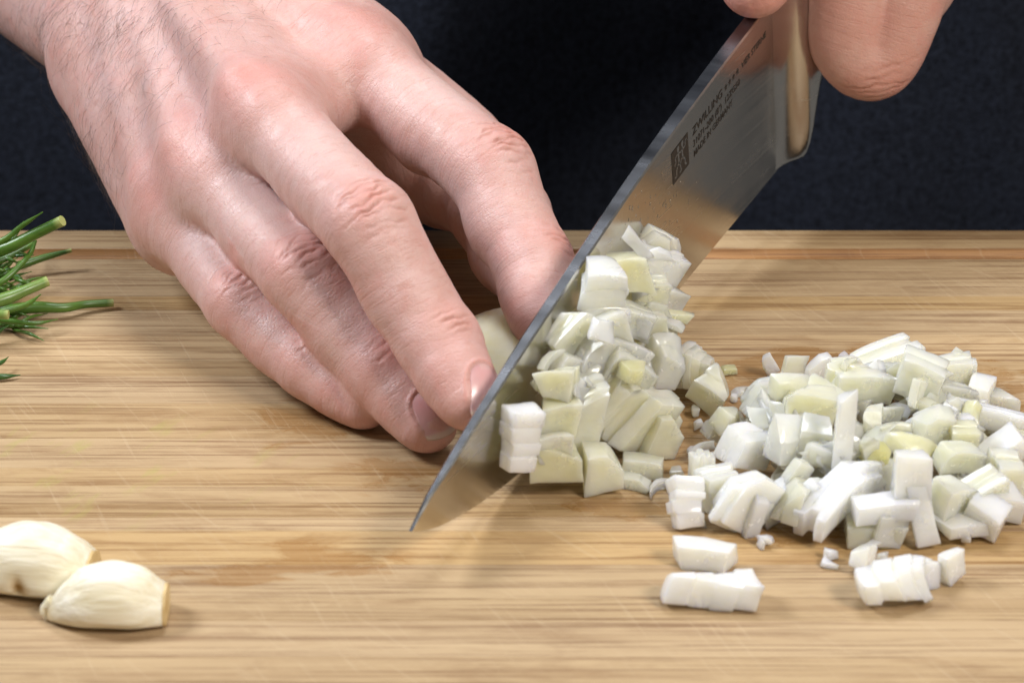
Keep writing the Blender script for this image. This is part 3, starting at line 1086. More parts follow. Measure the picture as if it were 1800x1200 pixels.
def nail(k):
    c, t, lt, n_, wd, ln = nail_frame(k)
    cf = NFIT[k]
    nu = nv = 17
    P, lu = [], []
    for i in range(nu):
        u = -1 + 2 * i / (nu - 1)
        for j in range(nv):
            v = -1 + 2 * j / (nv - 1)                           # -1 root, 1 free edge
            x = u * math.sqrt(1 - .30 * v ** 4) * (wd / 2) * (.93 + .07 * v)
            y_ = v * math.sqrt(1 - .38 * u * u) * (ln / 2)
            hgt = cf[0] + cf[1] * y_ + cf[2] * x + cf[3] * y_ * y_ + min(cf[4], -.05) * x * x
            P.append(c + t * y_ + lt * x + n_ * (hgt - .06 + .10 * max(0, v)))
            lu.append(1.0 if v > .84 else (.25 if v < -.70 and abs(u) < .5 else 0.0))
    P = np.array(P)
    Pb = P - n_ * .5
    m = nu * nv
    idx = np.arange(m).reshape(nu, nv)
    Ff = [(idx[i, j], idx[i + 1, j], idx[i + 1, j + 1], idx[i, j + 1]) for i in range(nu - 1) for j in range(nv - 1)]
    Fb = [tuple(m + a for a in q[::-1]) for q in Ff]
    rim = list(idx[:, 0]) + list(idx[-1, 1:]) + list(idx[-2::-1, -1]) + list(idx[0, -2:0:-1])
    Fs = [(rim[i], rim[(i + 1) % len(rim)], m + rim[(i + 1) % len(rim)], m + rim[i]) for i in range(len(rim))]
    mn = mesh_np('fingernail', np.concatenate([P, Pb]), Ff + Fb + Fs, True, 50)
    bmn = bmesh.new(); bmn.from_mesh(mn); bmesh.ops.recalc_face_normals(bmn, faces=bmn.faces); bmn.to_mesh(mn); bmn.free()
    add_attr(mn, 'lunula', np.concatenate([lu, lu]))
    return link('fingernail', mn, M['nail'], hand)


for k in NAILS: nail(k)

# ---- arm hair of the holding hand: fine dark strands on wrist and back of the hand
def strands(n, seed):
    r_ = np.random.RandomState(seed)
    pp = project(HV)
    facing = (HNRM @ VD) < .35
    reg = facing & (pp[:, 0] < 560) & (pp[:, 1] < 400) & (pp[:, 1] > -60) & (pp[:, 0] > -40)
    # density: thick on the wrist and the little-finger edge, thin towards the knuckles
    x, y_ = pp[:, 0], pp[:, 1]
    d = np.exp(-((x - 190) / 150) ** 2 - ((y_ - 30) / 75) ** 2) + 1.0 * np.exp(-((x - 165) / 42) ** 2 - ((y_ - 250) / 95) ** 2) + .35 * np.exp(-((x - 400) / 120) ** 2 - ((y_ - 15) / 45) ** 2) + .25 * np.exp(-((x - 260) / 90) ** 2 - ((y_ - 150) / 60) ** 2)
    wgt = np.where(reg, d, 0)
    pick = r_.choice(len(HV), n, p=wgt / wgt.sum())
    V_, F_ = [], []
    for i in pick:
        nrm = HNRM[i]
        p0 = project(HV[i])
        base = norm(HAX * .55 - HLAT * (.9 if p0[0] < 330 else .35) - ZA * .2)
        g = base + r_.normal(0, .4, 3)
        g = norm(g - nrm * (g @ nrm))
        side = np.cross(nrm, g) * r_.normal(0, .6)
        L = r_.uniform(4.5, 11)
        rise = r_.uniform(.25, .6)
        rad = r_.uniform(.018, .034)
        m = 7
        pts = []
        for j in range(m):
            t = j / (m - 1)
            pts.append(HV[i] - nrm * .1 + g * L * t + side * L * t * t + nrm * L * (rise * t - rise * .95 * t * t))
        b0 = len(V_)
        for j, p in enumerate(pts):
            rr_ = rad * (1 - .75 * j / (m - 1))
            a1 = norm(np.cross(g, nrm)); a2 = nrm
            for q in range(3):
                an = q * 2.0944
                V_.append(p + rr_ * (a1 * math.cos(an) + a2 * math.sin(an)))
        for j in range(m - 1):
            for q in range(3):
                F_.append((b0 + j * 3 + q, b0 + j * 3 + (q + 1) % 3, b0 + (j + 1) * 3 + (q + 1) % 3, b0 + (j + 1) * 3 + q))
    return np.array(V_), np.array(F_)


V, F = strands(780, 4)
o = link('arm_hair', mesh_np('arm_hair', V, F), M['hair'], hand)
tag(o, kind='stuff')


# ---- the hand on the knife: thumb on the spine, forefinger curled round the bolster
def kp(s_, n_, h_):
    return KT + KX * s_ + KN * n_ + KU * h_


def grow_knife_hand(step):
    F_ = Field((36, 38, 14), (150, 150, 150), step)
    f = F_.new()
    palm = F_.new()
    # palm wrapped over the handle, wrist leaving up and away
    F_.cone(palm, kp(232, 14, 52), kp(250, 20, 40), 17, 18, 8)
    F_.cone(palm, kp(225, 6, 62), kp(255, 0, 62), 17, 18, 8)
    F_.cone(palm, kp(250, 20, 60), kp(262, 70, 130), 22, 26, 12)
    th = F_.new()
    C, Rr = spline([kp(178.5, -1, 36.8), kp(187, 0, 41.5), kp(204, 1, 52), kp(224, 4, 62)], [8.2, 9.4, 10.4, 13], 5)
    for i in range(len(C) - 1): F_.cone(th, C[i], C[i + 1], Rr[i], Rr[i + 1], .6)
    ix = F_.new()
    KPIP = kp(206.5, 18.6, 9)
    C, Rr = spline([kp(207, 12.5, 38), kp(203.5, 12.3, 24), kp(203, 13.2, 13.5), KPIP, kp(212, 23, 24), kp(222, 26, 45)], [9.0, 9.4, 9.2, 9.6, 10.2, 12], 5)
    for i in range(len(C) - 1): F_.cone(ix, C[i], C[i + 1], Rr[i], Rr[i + 1], 1.0)
    md = F_.new()
    C, Rr = spline([kp(230, 13, 42), kp(227, 14, 27), kp(227, 18, 16), kp(230, 24, 28), kp(238, 28, 48)], [8.6, 9.2, 9.6, 10.0, 12], 5)
    for i in range(len(C) - 1): F_.cone(md, C[i], C[i + 1], Rr[i], Rr[i + 1], 1.0)
    out = smin(palm, th, 6)
    out = smin(out, smin(palm, ix, 6), 1.0)
    out = smin(out, smin(palm, md, 6), 1.0)
    # the box cuts the wrist
    g = [F_.lo[i] + F_.step * np.arange(F_.n[i]) for i in range(3)]
    cut = np.maximum(np.maximum(g[0][:, None, None] - 146, g[1][None, :, None] - 146), g[2][None, None, :] - 146)
    out = np.maximum(out, cut)
    return F_.surface(out), KPIP


(V, F), KPIP = grow_knife_hand(1.0)
V = relax(V, F, 6, .5)
V, F = subdivide(V, F)
V = relax(V, F, 4, .5)
N = vnormals(V, F)
cr = crease_field(V, KPIP, norm(KU * .8 - VD * .25), norm(-KU * .3 - VD * .9), [(-5, .01, 6, .5, .35, 0), (-2.6, .01, 7, .8, .35, 1), (-.4, -.01, 7, 1.0, .38, -1), (1.8, -.02, 6, .8, .35, 0), (4, -.02, 6, .6, .35, 1)], .5, 3.3)
red = np.exp(-((V - kp(178, -1, 35)) ** 2).sum(1) / 14 ** 2) * .8 + .35 * np.exp(-((V - KPIP) ** 2).sum(1) / 14 ** 2)
V = V + N * (.08 * vnoise(V, .1, 5) + .05 * vnoise(V, .3, 6) - .40 * cr)[:, None]
me = mesh_np('hand', V, F)
add_attr(me, 'red', np.clip(red, 0, 1)); add_attr(me, 'crease', cr * .9); add_attr(me, 'pale', np.zeros(len(V))); add_attr(me, 'vein', np.zeros(len(V)))
skin_coords(me, V, [([KPIP, kp(222, 26, 45)], KX), ([kp(229, 21, 13), kp(240, 30, 48)], KX), ([kp(178, -1, 37), kp(204, 1, 52)], KN)], [0, 0, 0])
hand2 = person_part('hand', me, M['skin_warm'])
hand2['label'] = 'bare hand gripping the knife at its bolster'

# ------------------------------------------------------------------ onion
def chunk(L, W, H, layers=1, bend=0.0, seed=0, jit=.12, bev=.32, chop=.55, taper=0.0, curl=0.0):
    """A cut onion piece, middle at the origin (mm): length X, layers side by side along Y, height Z.
    One closed body: bowed, uneven, with a shallow seam and a small slip between its layers."""
    r_ = random.Random(seed * 7919 + 13)
    bm = bmesh.new()
    bmesh.ops.create_cube(bm, size=1)
    for v in bm.verts: v.co = (v.co.x * L, v.co.y * W, v.co.z * H)
    bmesh.ops.bevel(bm, geom=list(bm.edges), offset=min(bev * r_.uniform(.7, 1.5), min(L, W, H) * .22), segments=2, affect='EDGES', profile=.6)

    if r_.random() < chop:                                      # a slanting knife cut takes a corner or an edge off
        no = Vector((r_.choice((-1, 1)) * r_.uniform(.3, 1), r_.choice((-1, 1)) * r_.uniform(0, .7), r_.uniform(.1, 1))).normalized()
        ext = abs(no.x) * L / 2 + abs(no.y) * W / 2 + abs(no.z) * H / 2
        bmesh.ops.bisect_plane(bm, geom=bm.verts[:] + bm.edges[:] + bm.faces[:], plane_co=no * ext * r_.uniform(.38, .68), plane_no=no, clear_outer=True)
        bmesh.ops.holes_fill(bm, edges=[e for e in bm.edges if e.is_boundary], sides=0)

    def cut(co, no):
        bmesh.ops.bisect_plane(bm, geom=bm.verts[:] + bm.edges[:] + bm.faces[:], plane_co=co, plane_no=no)
    for k in range(1, 6): cut((L * (k / 6 - .5), 0, 0), (1, 0, 0))
    for cz in (-H * .2, H * .2): cut((0, 0, cz), (0, 0, 1))
    ws = [r_.uniform(.75, 1.25) for _ in range(layers)]
    tot, seams, y0 = sum(ws), [], -W / 2
    for i in range(layers - 1):
        y0 += W * ws[i] / tot
        seams.append(y0)
        for d in (-.28, 0, .28): cut((0, y0 + d, 0), (0, 1, 0))
    wdg, wdz, wdx = r_.uniform(-.35, .35), r_.uniform(-.25, .25), r_.uniform(-.22, .22)
    sa_ = .055 if layers < 3 else .085
    slip = [(r_.uniform(-sa_, sa_) * L, r_.uniform(-sa_, sa_) * H) for _ in range(layers)]
    cj = [Vector((r_.uniform(-jit, jit) * L, r_.uniform(-jit, jit) * W, r_.uniform(-jit, jit) * H)) for _ in range(8)]
    so = Vector((r_.uniform(0, 50), r_.uniform(0, 50), r_.uniform(0, 50)))
    for v in bm.verts:
        x, y_, z = v.co
        li = sum(1 for q in seams if y_ > q)
        near = min([abs(y_ - q) for q in seams] or [9])
        sx, sz = slip[li] if layers > 1 else (0, 0)
        if near < .05:                                          # bottom of the seam
            nb = slip[min(layers - 1, li + 1)]
            sx, sz = (sx + nb[0]) / 2, (sz + nb[1]) / 2
            if abs(x) > L * .42: x -= math.copysign(.16, x)
            if abs(z) > H * .36: z -= math.copysign(.20, z)
        u, q, t = min(1, max(0, x / L + .5)), min(1, max(0, y_ / W + .5)), min(1, max(0, z / H + .5))
        d = Vector((0, 0, 0))
        for k in range(8):
            wt = (u if k & 1 else 1 - u) * (q if k & 2 else 1 - q) * (t if k & 4 else 1 - t)
            d += cj[k] * wt
        x = x * (1 + wdg * y_ / W)
        z = z * (1 + wdz * y_ / W) * (1 + wdx * x / L)
        y2 = y_ - bend * (x * x) / max(L, 1) - bend * .7 * z * z / max(H, 1) + bend * L / 12
        z2 = z - curl * (x * x) / max(L, 1)
        v.co = Vector((x + sx, y2, z2 + sz)) + d + mnoise.noise_vector(Vector((x, y_, z)) * .35 + so) * .22
    return bm


PIECE_N = [0]


LOOK = {'onion': 'pale', 'onion_white': 'white', 'onion_yellow': 'yellowish', 'onion_core': 'yellow', 'onion_green': 'greenish'}


def look(mat, layers, thin=False):
    return ('thin ' if thin else '') + LOOK[mat] + {1: ' single layer', 2: ' two layer', 3: ' three layer'}.get(layers, ' many layered') + ' onion piece '


def piece(bm, rot, loc, mat, label, group=None, name='onion_piece', cat='onion'):
    """bm in mm -> one onion piece as an object of its own."""
    me = bm_mesh(name, bm, 46)
    ob = link(name, me, M[mat])
    ob.rotation_euler = rot
    ob.location = [c / 1000 for c in loc]
    tag(ob, label, cat, group)
    return ob


# height map of what already lies on the board, for laying pieces down one after another
HM_LO, HM_ST = np.array([0.0, -130.0]), .5
HM = np.zeros((280, 330))


def sample(bm, rotm):
    bm.faces.ensure_lookup_table()
    out = []
    for f in bm.faces:
        vs = [np.array(v.co) for v in f.verts]
        c = sum(vs) / len(vs)
        out += vs
        out.append(c)
        for a_, b_ in zip(vs, vs[1:] + vs[:1]):
            out += [(a_ + b_) / 2, (a_ + b_ + c) / 3, (a_ + c) / 2]
    return np.array(out) @ np.array(rotm).T


PC = atz(1520, 812, 0)
PR = (abs(atz(1790, 812, 0)[0] - PC[0]), abs(atz(1520, 655, 0)[1] - PC[1]))


def cap_at(x, y_):
    """The heap is low: how high a piece's underside may lie."""
    e = ((x - PC[0]) / PR[0]) ** 2 + ((y_ - PC[1]) / PR[1]) ** 2
    return max(0.0, 11.5 * (1 - e))


def settle(S, x, y_, sink=.5):
    ix = np.clip(((S[:, 0] + x - HM_LO[0]) / HM_ST).astype(int), 0, HM.shape[0] - 1)
    iy = np.clip(((S[:, 1] + y_ - HM_LO[1]) / HM_ST).astype(int), 0, HM.shape[1] - 1)
    need = HM[ix, iy] - S[:, 2]
    fl = -S[:, 2].min()
    z = max(fl, min(np.percentile(need, 90) - sink, fl + cap_at(x, y_)))
    return z, ix, iy


def lay(bm, rot, px=None, py=None, xy=None, sink=.5):
    """Put a piece down at a pixel (or ground place): it sinks until it rests on the board or on pieces below."""
    rm = Matrix.Identity(3)
    from mathutils import Euler
    rm = Euler(rot).to_matrix()
    S = sample(bm, rm)
    if xy is None:
        z = 8.0
        for _ in range(5):
            p = atz(px, py, z)
            z, ix, iy = settle(S, p[0], p[1], sink)
        p = atz(px, py, z)
        x, y_ = p[0], p[1]
    else:
        x, y_ = xy
    z, ix, iy = settle(S, x, y_, sink)
    np.maximum.at(HM, (ix, iy), S[:, 2] + z)
    return (x, y_, z)


D2 = math.radians
# the half onion left under the hand: a dome cut off by the blade
bm = bmesh.new()
bmesh.ops.create_uvsphere(bm, u_segments=56, v_segments=28, radius=1)
oc = np.array([0.5, -25.5, 0.0])
for v in bm.verts:
    x, y_, z = v.co
    an = math.atan2(y_, x)
    rip = 1 + .016 * math.cos(an * 18) * (1 - abs(z))
    v.co = (oc[0] + x * 18.5 * rip, oc[1] + y_ * 21 * rip, max(0, z) ** .92 * 17.5 if z > 0 else 0)
bmesh.ops.remove_doubles(bm, verts=bm.verts, dist=.01)
pc = KT - KN * 3.2
ret = bmesh.ops.bisect_plane(bm, geom=bm.verts[:] + bm.edges[:] + bm.faces[:], plane_co=pc, plane_no=KN, clear_outer=True)
bmesh.ops.holes_fill(bm, edges=[e for e in bm.edges if e.is_boundary], sides=0)
me = bm_mesh('onion_half', bm, 40)
o = link('onion_half', me, M['onion_outer'])
tag(o, 'remaining half onion held under the fingers behind the blade', 'onion')

# pieces along the blade: (px, py, off blade, L, W, H, layers, bend, rot(x,y,z), material, label)
KYAW = math.atan2(KX[1], KX[0])
BL = 'clinging beside the knife blade'
BLG = 'onion pieces stuck along the knife blade'
blade_pieces = [
    (1157, 437, 4.0, 10, 6, 7.5, 2, .10, (10, 28, 12), 'onion', None),
    (1150, 468, 5.0, 9.5, 7, 7, 2, .1, (-5, 12, 20), 'onion', None),
    (1106, 480, 6.5, 9, 7, 7, 1, .2, (0, -8, 5), 'onion_yellow', 'onion dice with a yellow tinted end on the blade'),
    (1132, 514, 7.5, 8, 6, 6, 3, .1, (0, 5, 15), 'onion', None),
    (1057, 510, 5.5, 9, 10, 7.5, 3, .08, (84, 3, 8), 'onion', None),
    (1052, 574, 6.5, 9, 7, 6.5, 2, .1, (4, -14, 14), 'onion', None),
    (1004, 582, 4.0, 8.5, 5, 5.5, 3, .1, (0, -38, 30), 'onion', None),
    (968, 628, 3.0, 6, 2, 1.8, 1, .3, (0, -28, 40), 'onion', None),
    (1040, 595, 4.0, 4, 3, 4, 1, .1, (20, 10, 50), 'onion_white', None),
    (1120, 565, 10, 6, 4, 6, 1, .1, (0, 6, -6), 'onion_white', None),
    (1152, 582, 11, 8.5, 8, 11, 5, .25, (8, 16, 20), 'onion', None),
    (1098, 560, 7.5, 9, 6, 6, 2, .2, (0, 20, 20), 'onion', None),
    (1182, 527, 10, 6.5, 3, 5, 1, .2, (0, 25, 10), 'onion', None),
    (1184, 553, 13, 7, 3, 1.8, 1, .3, (0, 8, 5), 'onion_yellow', None),
    (1180, 570, 14, 5, 2, 1.6, 1, .3, (0, 22, 5), 'onion', None),
    (1167, 632, 15, 6, 5.5, 8.5, 2, .2, (10, 12, 25), 'onion', None),
    (978, 672, 6.5, 8.5, 6, 5.5, 2, .2, (0, 2, 2), 'onion_yellow', None),
    (990, 640, 4, 7, 5, 5, 2, .2, (0, 20, 40), 'onion', None),
    (975, 728, 7.0, 7.5, 7, 7, 1, .15, (0, 5, 4), 'onion_yellow', None),
    (968, 776, 7.5, 6, 6, 5.5, 1, .15, (0, 3, 2), 'onion_yellow', None),
    (1012, 735, 8, 9, 9, 14, 5, .2, (4, 6, 28), 'onion', None),
]
for i, (px, py, off, L, W, H, ly, bend, rt, mt, lb) in enumerate(blade_pieces):
    bm = chunk(L, W, H, ly, min(.6, bend * 1.8 + .08), 100 + i, .20)
    p = atblade(px, py, off)
    p[2] = max(p[2], H * .5 + .1)
    piece(bm, (D2(rt[0]), D2(rt[1]), D2(rt[2])), p, mt, lb or look(mt, ly, min(L, W, H) < 3.2) + BL, None if lb else BLG)

rs = random.Random(31)
for i in range(16):
    t_ = rs.random()
    px, py = 1150 - 150 * t_ + rs.uniform(-40, 30), 430 + 330 * t_ + rs.uniform(-25, 25)
    L, W, H = rs.uniform(4.5, 8.5), rs.uniform(1.0, 1.9), rs.uniform(2.5, 5)
    mt = rs.choice(('onion', 'onion_white', 'onion_yellow'))
    piece(chunk(L, W, H, 1, rs.uniform(.2, .6), 500 + i, .2), (D2(rs.uniform(-30, 30)), D2(rs.uniform(-50, 50)), D2(rs.uniform(-20, 70))), atblade(px, py, rs.uniform(7, 11)), mt, look(mt, 1, True) + BL, BLG)

# the white column standing against the blade, and the block of wedges round the yellow core
p = atblade(914, 770, 4.6)
piece(chunk(6.5, 12.5, 5, 4, .03, 143, .04, .25, 0.0), (D2(86), D2(10), D2(28)), p, 'onion_white', 'tall white onion stack leaning on the blade near its tip')
bm = chunk(8, 8, 8, 4, .15, 141, .06)
p = atblade(972, 806, 8); p[2] = max(p[2], 3.6)
piece(chunk(9, 7, 7, 2, .15, 142, .06), (0, D2(3), D2(5)), p, 'onion_yellow', look('onion_yellow', 2) + BL, BLG)
bm.free()


def ring_slab(ctr, r0, r1, thick, a0, a1, nl, axis_n, axis_u, seed):
    """Cut onion slice: nested curved layers between angles a0..a1 round a core, thick along axis_n."""
    r_ = random.Random(seed)
    bm = bmesh.new()
    n_, u_ = norm(axis_n), norm(axis_u - norm(axis_n) * (axis_u @ norm(axis_n)))
    v_ = np.cross(n_, u_)
    for i in range(nl):
        ra, rb = r0 + (r1 - r0) * i / nl + .12, r0 + (r1 - r0) * (i + 1) / nl
        dn = r_.uniform(-.5, .5)
        m = 22
        t0, t1 = a0 + r_.uniform(0, .08), a1 - r_.uniform(0, .08)
        rows = []
        for k in range(m + 1):
            an = t0 + (t1 - t0) * k / m
            wob = 1 + .02 * math.sin(an * 5 + i)
            ring_ = []
            for (rr_, tt) in ((ra, -.5), (ra + .3, .44), (ra + .6, .5), (rb - .6, .5), (rb - .1, .42), (rb, -.5)):
                ring_.append(bm.verts.new(ctr + (u_ * math.cos(an) + v_ * math.sin(an)) * rr_ * wob + n_ * (tt * thick + dn)))
            rows.append(ring_)
        for k in range(m):
            for q in range(6):
                bm.faces.new((rows[k][q], rows[k + 1][q], rows[k + 1][(q + 1) % 6], rows[k][(q + 1) % 6]))
        bm.faces.new(rows[0]); bm.faces.new(rows[-1][::-1])
    return bm


def free_piece(bm, mat, label, group=None, name='onion_piece', sharp=35):
    """bm already in place (mm)."""
    o_ = link(name, bm_mesh(name, bm, sharp), M[mat])
    tag(o_, label, 'onion', group)
    return o_


for px, py, off, L, W, H, ly, bd, rt, sd in ((1062, 618, 9, 15, 6.5, 8, 3, .75, (0, 24, 24), 401), (1098, 648, 13, 9.5, 5, 7, 2, .8, (8, 28, 20), 402)):
    piece(chunk(L, W, H, ly, bd, sd, .07), tuple(D2(a) for a in rt), atblade(px, py, off), 'onion', 'arched onion layers ' + ('above' if sd == 401 else 'around') + ' the yellow core')
piece(chunk(4.4, 3.6, 3.8, 1, .2, 403, .15, .6), (0, D2(15), D2(20)), atblade(1113, 656, 17), 'onion_core', 'small bright yellow onion core among the blade pieces')

PL = 'in the large diced pile'
# pieces lying on the board near the blade: laid down with the height map
def board_piece(px, py, L, W, H, ly, bend, rt, mt, lb, grp=None, seed=None, sink=.4, **kw):
    PIECE_N[0] += 1
    bm = chunk(L, W, H, ly, bend, seed or 300 + PIECE_N[0], kw.pop('jit', .08), **kw)
    rot = tuple(D2(a) for a in rt)
    loc = lay(bm, rot, px, py, sink=sink)
    if lb in (NB, PL): lb = look(mt, ly, min(L, W, H) < 3.2) + lb
    return piece(bm, rot, loc, mt, lb, grp)


NB = 'loose on the board between blade and pile'
NBG = 'loose onion pieces between blade and pile'
board_piece(1098, 716, 13.5, 15.5, 13.5, 6, .08, (22, 22, 46), 'onion_yellow', 'largest layered onion chunk in front of the yellow core', jit=.05)
board_piece(1142, 682, 7.5, 5.5, 6, 1, .1, (5, 20, -20), 'onion', NB, NBG)
board_piece(1162, 748, 8, 7.5, 9, 3, .15, (10, 15, 30), 'onion_yellow', NB, NBG)
board_piece(1036, 690, 4.5, 1.6, 8, 1, .1, (0, 0, 60), 'onion_white', 'thin upright onion sliver before the blade pieces')
board_piece(1057, 818, 7.5, 7.5, 7.5, 1, .12, (3, 0, 12), 'onion', 'plump single onion cube on the board below the layered chunk')
board_piece(1130, 816, 8.5, 5, 3.6, 1, .3, (0, 5, -10), 'onion', 'bowed onion wedge beside the plump single cube')
board_piece(1112, 845, 8, 3.4, 2.2, 1, .2, (0, 0, -22), 'onion', NB, NBG)
board_piece(1164, 851, 7, 1.6, 1.8, 1, 1.6, (0, 0, 20), 'onion_white', 'small curled onion shaving beside the bowed wedge')
board_piece(1222, 652, 9, 8.5, 8, 4, .2, (0, 12, 70), 'onion', 'layered onion wedge standing apart by a small yellow bit')
board_piece(1256, 683, 7, 7, 6, 2, .12, (15, 25, -35), 'onion', NB, NBG)
board_piece(1190, 640, 5, 4, 8, 2, .1, (5, 5, 30), 'onion', NB, NBG)
board_piece(1214, 628, 4, 1.6, 4, 1, .4, (0, 0, 30), 'onion_white', NB, NBG)
board_piece(1280, 650, 3.4, 2, 1.6, 1, .3, (0, 0, 15), 'onion_green', 'tiny yellow green onion bit lying alone on the board')
board_piece(1300, 688, 3.6, 2.4, 1.4, 1, .2, (0, 0, 10), 'onion', NB, NBG)

# the pile: a bed of small random pieces, then the pieces one can tell apart
PL = 'in the large diced pile'
PLG = 'diced onion pieces in the large pile'
rp = random.Random(12)
gc = atz(1515, 800, 0)


def bed(n, cx, cy, rx, ry, zmin=0):
    for _ in range(n):
        while True:
            a_, b_ = rp.uniform(-1, 1), rp.uniform(-1, 1)
            if a_ * a_ + b_ * b_ < 1: break
        p = atz(cx + a_ * rx, cy + b_ * ry, 0)
        L, W, H = rp.uniform(4.4, 8.0), rp.uniform(2.8, 5.6), rp.uniform(2.5, 4.9)
        ly = rp.choice((1, 1, 1, 2, 2, 3))
        bd = rp.uniform(0, .35)
        if rp.random() < .60:                                   # a single thin bowed leaf
            L, W, H, ly, bd = rp.uniform(5.0, 9.5), rp.uniform(1.0, 2.1), rp.uniform(3.0, 6.0), 1, rp.uniform(.2, .7)
        PIECE_N[0] += 1
        bm = chunk(L, W, H, ly, bd, 900 + PIECE_N[0], .25)
        rot = (D2(rp.gauss(0, 20) + (rp.choice((0, 60, -60)) if W < 2.7 else 0)), D2(rp.gauss(0, 18)), D2(rp.uniform(0, 180)))
        loc = lay(bm, rot, xy=(p[0], p[1]), sink=1.3)
        mt = rp.choice(('onion', 'onion', 'onion', 'onion_white', 'onion_yellow'))
        piece(bm, rot, loc, mt, look(mt, ly, min(L, W, H) < 3.2) + PL, PLG)


bed(80, 1530, 815, 250, 132)
bed(78, 1520, 810, 210, 104)
back = [
    (1548, 632, 15, 8, 5, 3, .12, (12, -14, 18), 'onion', 'broad layered onion slab at the back of the pile'),
    (1505, 668, 13, 8, 6, 4, .3, (8, 4, 8), 'onion', 'ribbed onion slab showing nested layers at the pile back'),
    (1622, 655, 9, 7, 8, 2, .1, (8, 14, -20), 'onion', PL), (1668, 655, 10, 6, 7, 2, .12, (5, -6, 12), 'onion', PL),
    (1690, 640, 6, 3, 6, 1, .1, (20, 30, 40), 'onion', PL), (1390, 655, 5, 1.5, 8, 1, .2, (0, 15, 30), 'onion', PL),
    (1352, 640, 3, 1.4, 5, 1, .4, (0, -30, 20), 'onion_white', PL), (1435, 650, 4.5, 2.5, 6.5, 1, .1, (0, 8, 20), 'onion_white', PL),
    (1452, 680, 10, 6, 5, 1, .1, (12, 20, -30), 'onion_yellow', PL), (1722, 690, 7, 5, 5.5, 1, .1, (6, 6, 70), 'onion_white', PL),
    (1755, 700, 9, 4, 3, 1, .2, (0, 4, -12), 'onion', PL), (1340, 705, 9, 6, 6, 2, .3, (10, 10, 40), 'onion', PL),
    (1385, 690, 7, 3, 8, 1, .1, (12, 6, 10), 'onion', PL), (1280, 740, 6, 4, 5, 1, .1, (20, 20, 45), 'onion', PL),
    (1262, 752, 5, 3, 5, 1, .1, (0, 30, 30), 'onion', PL), (1740, 752, 3.5, 2.5, 2.5, 1, .1, (0, 0, 0), 'onion_green', 'yellow green onion bit under the long ribbed strip'),
    (1655, 690, 12, 4, 5, 3, .4, (4, 2, -4), 'onion', 'bowed onion strip of three segments in the upper pile'),
    (1728, 733, 19, 4.5, 5, 4, .15, (0, 6, -14), 'onion_white', 'long ribbed onion strip sticking out of the pile'),
    (1610, 700, 5, 2, 6, 1, .2, (0, 30, 60), 'onion', PL), (1640, 745, 7, 5, 6, 1, .2, (15, 12, 20), 'onion', PL),
    (1690, 775, 6, 5, 7, 2, .1, (4, 4, 8), 'onion_yellow', PL), (1425, 710, 10, 5, 8, 2, .2, (15, 5, 5), 'onion', PL),
]
